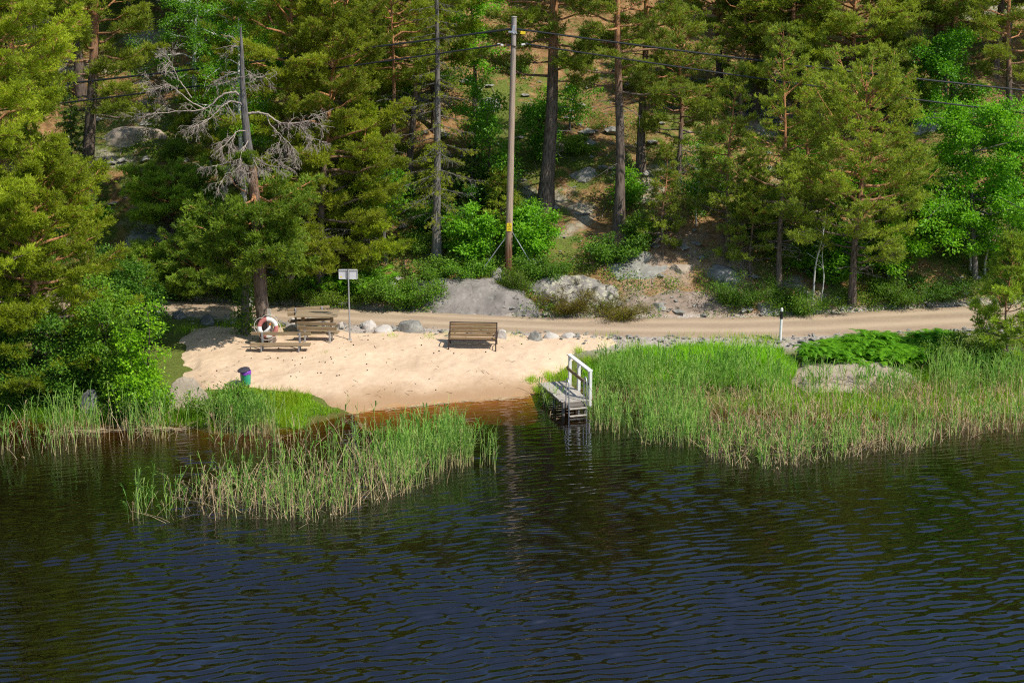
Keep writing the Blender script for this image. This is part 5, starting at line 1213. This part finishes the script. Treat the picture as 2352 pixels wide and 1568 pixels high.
def cover(name, n, xr, dr, mat, leaf, lw, height, dens_seed, thr, label, col, rg, clump=60, freq=.8):
    """low leafy cover on the slope behind the road, in patches"""
    C = []
    while len(C) < n:
        x = rg.uniform(*xr, 4000); d = dr[0]+(dr[1]-dr[0])*rg.random(4000)**1.3; y = FAR(x)+d
        ok = fbm(x*freq*.5, y*freq*.5, dens_seed) > thr+rg.uniform(-.1, .1, 4000); ok &= ~((x > 3.4) & (x < 10) & (d < 5) & (rg.random(4000) < .68)); 
        for P in SLABP: ok &= signed_dist(x, y, P) < .12
        C += list(np.stack([x, y], 1)[ok])
    C = np.array(C[:n]); Z = H(C[:, 0], C[:, 1]); c = np.stack([C[:, 0], C[:, 1], Z], 1); P = np.repeat(c, clump, 0); off = rg.normal(size=P.shape)*np.array([.20, .20, 0]); hh = np.abs(rg.normal(size=len(P)))*height*np.exp(-(off[:, 0]**2+off[:, 1]**2)/.09); P = P+off; P[:, 2] = H(P[:, 0], P[:, 1])+hh+.01
    D = nrm(rg.normal(size=P.shape)*np.array([1, 1, .5])+np.array([0, 0, .45])); T = np.repeat(rg.uniform(.1, .8, n), clump)+hh/height*.15
    o = link(name, leaves_mesh(name, P, D, T, leaf, lw, mat, rg)); o.color = (*col, 1); return tag(o, label, kind='stuff')
cover('undergrowth', 3000, (-26, 26), (.1, 14), 'heath', .075, .03, .24, 71, .50, 'heather and bilberry growing in patches on the forest floor', (1, 1, 1), rg, 46)
cover('undergrowth', 850, (-26, 26), (.0, 3.2), 'bushleaves', .085, .055, .34, 72, .47, 'green low leafy plants along the bank above the road', (1.05, 1.0, .8), rg, 46)
cover('undergrowth', 1500, (-30, 30), (8, 34), 'heath', .12, .06, .3, 73, .48, 'green ground plants higher up in the forest', (.9, 1.2, .8), rg, 34)
# fallen sticks on the slope
S = []
for k in range(420):
    x = rg.uniform(-24, 24); y = float(FAR(x))+rg.uniform(.6, 22); a = rg.uniform(0, PI); L = rg.uniform(.2, 1.0); p = np.array([[x+math.cos(a)*L*s, y+math.sin(a)*L*s, 0] for s in (-.5, 0, .5)]); p[:, 2] = H(p[:, 0], p[:, 1])+.03+rg.uniform(0, .06, 3); S.append((p, [.014, .012, .006]))
tag(link('debris', trunk_mesh('debris', S, 'deadwood', 1.0)), 'fallen grey sticks littering the forest floor', kind='stuff')

def bracken(polys, n, label, rg, size=.75, col=(1, 1, 1)):
    V = []; Fq = []; TT = []; base = 0
    for P, m in polys:
        q = sample_poly(P, m, rg, .3)
        for (x, y), z in zip(q, H(q[:, 0], q[:, 1])):
            a = rg.uniform(0, 2*PI); L = size*rg.uniform(.7, 1.2); d = np.array([math.cos(a), math.sin(a), 0]); sd = np.array([-d[1], d[0], 0]); st = (.25+.75*float(vnoise(np.array([x*1.3]), np.array([y*1.3]), 66)[0]))*rg.uniform(.7, 1.15)*size; s = np.linspace(0, 1, 11)
            o = np.array([x, y, z]); stem = o+np.array([0, 0, st])+d*.1
            rach = stem+d*(s*L*.85)[:, None]; rach[:, 2] += L*(.62*s-.62*s**2); tint = np.clip(rg.uniform(.1, .7)+.5*(float(vnoise(np.array([x*.9]), np.array([y*.9]), 67)[0])-.4), 0, 1)
            for i in range(10):
                p = rach[i]; e = rach[i+1]-rach[i]; w = L*.42*(1-s[i])**.9+.02; 
                for g in (-1, 1):
                    tip = p+sd*g*w+d*w*.30+np.array([0, 0, -.12*w]); V += [p, p+e*.95, tip]; Fq.append([base, base+1, base+2]); base += 3; TT.append(np.clip(tint+rg.normal()*.2-.25*(1-s[i])*.5, 0, 1))
            V += [o-sd*.008, o+sd*.008, stem]; Fq.append([base, base+1, base+2]); base += 3; TT.append(tint)
    o = link('bracken', raw_mesh('bracken', np.array(V), [np.array(Fq)], [M['fern']], smooth=False, fattr={'tint': np.array(TT)})); o.color = (*col, 1); return tag(o, label, kind='stuff')
bracken([(poly_world([(1835, 832), (1900, 800), (2010, 790), (2180, 788), (2200, 835), (2100, 858), (1960, 842), (1850, 848)]), 1500)], 0, 'dense bright green bracken bank beside the road on the right', rg, .58, (1.12, 1.12, .85))
bracken([(poly_world([(690, 700), (690, 650), (790, 625), (900, 635), (880, 680), (800, 700)]), 200), (poly_world([(480, 690), (480, 650), (560, 650), (560, 690)]), 14)], 0, 'light green bracken growing behind the road sign', rg, .62, (1.2, 1.1, .9))

def reeds(name, polys, rg, label, ht=(1.2, 2.0), dryfun=None, leafn=(3, 6), zoff=0):
    V = []; Fq = []; TT = []; DD = []; base = 0
    for P, m, hs, dryp in polys:
        q = sample_poly(P, m, rg, .7, (1.1, .40, 19))
        for (x, y), hz in zip(q, H(q[:, 0], q[:, 1])):
            z = max(float(hz), -.30); dry = rg.random() < (dryp(x, y) if callable(dryp) else dryp); h = rg.uniform(*ht)*hs*(.75 if dry else 1)*(.8+.4*float(vnoise(np.array([x*.8]), np.array([y*.8]), 55)[0]))
            a = rg.uniform(0, 2*PI); ln = abs(rg.normal())*(.42 if dry else .15)+.02; 
            if dry and rg.random() < .2: ln = rg.uniform(.7, 1.7); 
            d = np.array([math.cos(a), math.sin(a), 0]); b = rg.uniform(-.6, .6); sd = np.array([math.cos(b), math.sin(b), 0]); s = np.array([0, .35, .7, 1.0]); o = np.array([x, y, z-.05])
            st = o+d*(ln*h*s**1.6)[:, None]; st[:, 2] = o[2]+h*s*(1-.25*min(1.2, ln)*s); w = .010 if not dry else .009; tint = rg.uniform(.1, .9); dv = 1.0 if dry else rg.choice([0, .0, .12, .25])
            n0 = base
            for i in range(4): V += [st[i]-sd*w*(1.1-.6*s[i]), st[i]+sd*w*(1.1-.6*s[i])]
            for i in range(3): Fq.append([n0+2*i, n0+2*i+1, n0+2*i+3, n0+2*i+2]); TT.append(tint*(.6+.4*s[i])); DD.append(dv if dry else max(dv, .75-.9*s[i]*1.6))
            base += 8
            nl = rg.integers(*leafn) if not dry else (rg.integers(0, 3))
            for k in range(nl):
                f = rg.uniform(.38, 1.0); p = np.array([np.interp(f, s, st[:, c]) for c in range(3)]); a2 = rg.uniform(0, 2*PI); l = rg.uniform(.28, .55)*(1 if not dry else .7); e = np.array([math.cos(a2), math.sin(a2), 0])*.55+d*.3; wd = rg.uniform(.012, .021)
                s2 = np.array([-math.sin(a2), math.cos(a2), 0])*.8+np.array([.5, 0, 0]); rise = rg.uniform(.5, 1.1); pts = [p, p+e*l*.45+np.array([0, 0, l*.55*rise]), p+e*l*1.0+np.array([0, 0, l*(.85*rise-.15)])]
                V += [pts[0]-s2*wd*.6, pts[0]+s2*wd*.6, pts[1]+s2*wd, pts[1]-s2*wd, pts[2]]; Fq.append([base, base+1, base+2, base+3]); Fq.append([base+3, base+2, base+4, base+4]); TT += [np.clip(tint+rg.normal()*.15, 0, 1)]*2; DD += [dv]*2; base += 5
            if dry and rg.random() < .22:
                for k in range(7):
                    p = st[3]-(st[3]-st[2])*rg.uniform(0, .6); e = nrm(rg.normal(size=3)+d+np.array([0, 0, -.4]))*.09; V += [p-sd*.01, p+sd*.01, p+e]; Fq.append([base, base+1, base+2, base+2]); TT.append(.3); DD.append(1); base += 3
    Fq = np.array(Fq); tri = Fq[:, 2] == Fq[:, 3]
    TT = np.array(TT); DD = np.array(DD)
    o = link(name, raw_mesh(name, np.array(V), [Fq[~tri], Fq[tri][:, :3]], [M['reed']], smooth=False, fattr={'tint': np.concatenate([TT[~tri], TT[tri]]), 'dry': np.concatenate([DD[~tri], DD[tri]])}))
    return tag(o, label, kind='stuff')
W = lambda pts: poly_world(pts, 0.0)
reeds('reeds', [(W([(860, 1100), (900, 1050), (1040, 1020), (1090, 1040), (1085, 1075), (1000, 1115), (900, 1140)]), 430, 1.0, .10),
                (W([(400, 1140), (560, 1110), (760, 1090), (880, 1060), (960, 1080), (930, 1130), (850, 1165), (745, 1205), (600, 1190), (440, 1195)]), 600, .95, .66),
                (W([(290, 1200), (330, 1150), (420, 1120), (460, 1190), (380, 1215)]), 40, .8, .3), (W([(1095, 1040), (1160, 1060), (1165, 1095), (1100, 1085)]), 14, .9, .1)], rg, 'free-standing clump of reeds in the water in front of the beach')
reeds('reeds', [(W([(490, 1000), (620, 1000), (700, 1000), (860, 985), (900, 1040), (760, 1070), (560, 1065), (490, 1030)]), 130, .85, .45), (W([(470, 1000), (640, 1002), (640, 985), (480, 985)]), 190, .85, .2)], rg, 'loose reeds along the grassy shore in front of the litter bin')
reeds('reeds', [(W([(-40, 1000), (120, 1000), (260, 985), (330, 985), (340, 1010), (180, 1040), (60, 1055), (-40, 1045)]), 110, .9, .3), (W([(40, 985), (400, 985), (470, 1000), (330, 1015), (150, 1005)]), 150, .95, .4)], rg, 'sparse reeds standing along the left shore')
dr = lambda x, y: .92 if fbm(np.array([x*.45]), np.array([y*.9]), 33)[0] > .40 else .62
reeds('reeds', [(W([(1345, 905), (1500, 900), (1620, 925), (1620, 1030), (1540, 1028), (1420, 1015), (1362, 985)]), 720, .80, .10),
                (W([(1600, 1005), (1750, 1015), (2050, 1000), (2340, 965), (2420, 985), (2235, 1000), (2130, 1035), (1980, 1055), (1850, 1070), (1730, 1085), (1660, 1065), (1600, 1040)]), 880, .72, .55),
                (W([(1480, 925), (1900, 925), (2480, 925), (2480, 985), (2240, 985), (2050, 1005), (1750, 1015), (1600, 1005), (1480, 985)]), 1350, .66, dr),
                (W([(1350, 870), (1780, 885), (1800, 925), (1700, 930), (1400, 910)]), 750, .50, .04), (W([(1790, 905), (2120, 905), (2120, 935), (1790, 935)]), 230, .52, .2), (W([(2120, 900), (2400, 890), (2400, 930), (2120, 930)]), 330, .8, .05), (W([(1236, 905), (1290, 930), (1296, 955), (1245, 935)]), 16, .6, .1)], rg, 'wide reed bed right of the jetty, green at the back and straw-brown along its middle')
# straw washed up at the waterline and the purple scrap is only a reflection
S = []
for (pa, pb, n) in (((810, 945), (1000, 926), 26), ((1000, 924), (1225, 911), 34), ((150, 990), (480, 978), 60), ((330, 975), (420, 990), 30)):
    for k in range(n):
        f = rg.random(); c = at_z(pa[0]+(pb[0]-pa[0])*f, pa[1]+(pb[1]-pa[1])*f+rg.normal()*3, .02); a = rg.normal()*.25+math.atan2(*(at_z(*pb)-at_z(*pa))[[1, 0]]); L = rg.uniform(.15, .7); p = np.array([[c[0]+math.cos(a)*L*s, c[1]+math.sin(a)*L*s, 0] for s in (-.5, 0, .5)]); p[:, 2] = np.maximum(H(p[:, 0], p[:, 1]), 0)+.025; S.append((p, [.009, .010, .006]))
tag(link('debris', raw_mesh('debris', *(lambda v, f: (v, [f]))(*tubes(S, 5)), [M['straw']])), 'pale reed straw washed up along the waterline', kind='stuff')

# ================================================================== LIGHT, SKY, CAMERA
SUN = Vector((.70, -.50, 1.0)).normalized()
el = math.asin(SUN.z); az = math.atan2(SUN.x, SUN.y)
w = bpy.data.worlds.new('World'); scene.world = w; w.use_nodes = True; nt = w.node_tree; nt.nodes.clear()
sky = nt.nodes.new('ShaderNodeTexSky'); sky.sky_type = 'NISHITA'; sky.sun_disc = False; sky.sun_elevation = el; sky.sun_rotation = az; sky.air_density = 1.0; sky.dust_density = .6; sky.ozone_density = 2.4
bg = nt.nodes.new('ShaderNodeBackground'); bg.inputs[1].default_value = .14; wout = nt.nodes.new('ShaderNodeOutputWorld'); nt.links.new(sky.outputs[0], bg.inputs[0]); nt.links.new(bg.outputs[0], wout.inputs[0])
sl = bpy.data.lights.new('sun', 'SUN'); sl.energy = 5.0; sl.angle = math.radians(.5); sl.color = (1, .945, .84); so = bpy.data.objects.new('sun', sl); COL.objects.link(so); so.rotation_euler = SUN.to_track_quat('Z', 'Y').to_euler(); so.location = (40, -30, 60)
cd = bpy.data.cameras.new('camera'); cam = bpy.data.objects.new('camera', cd); COL.objects.link(cam); cam.location = CAM; cam.rotation_euler = (math.radians(90)-TILT, 0, 0)
cd.sensor_width = 36; cd.lens = 36*F/2352; cd.clip_end = 2000; scene.camera = cam
scene.view_settings.view_transform = 'Standard'; scene.view_settings.look = 'None'; scene.view_settings.exposure = 0
scene.render.engine = 'CYCLES'; cy = scene.cycles; cy.max_bounces = 6; cy.diffuse_bounces = 3; cy.glossy_bounces = 3; cy.transmission_bounces = 4; cy.transparent_max_bounces = 8; cy.caustics_reflective = False; cy.caustics_refractive = False; cy.sample_clamp_indirect = 6
cy.use_denoising = False; scene.render.filter_size = 1.15; cy.pixel_filter_type = 'BLACKMAN_HARRIS'; cy.filter_width = 1.15
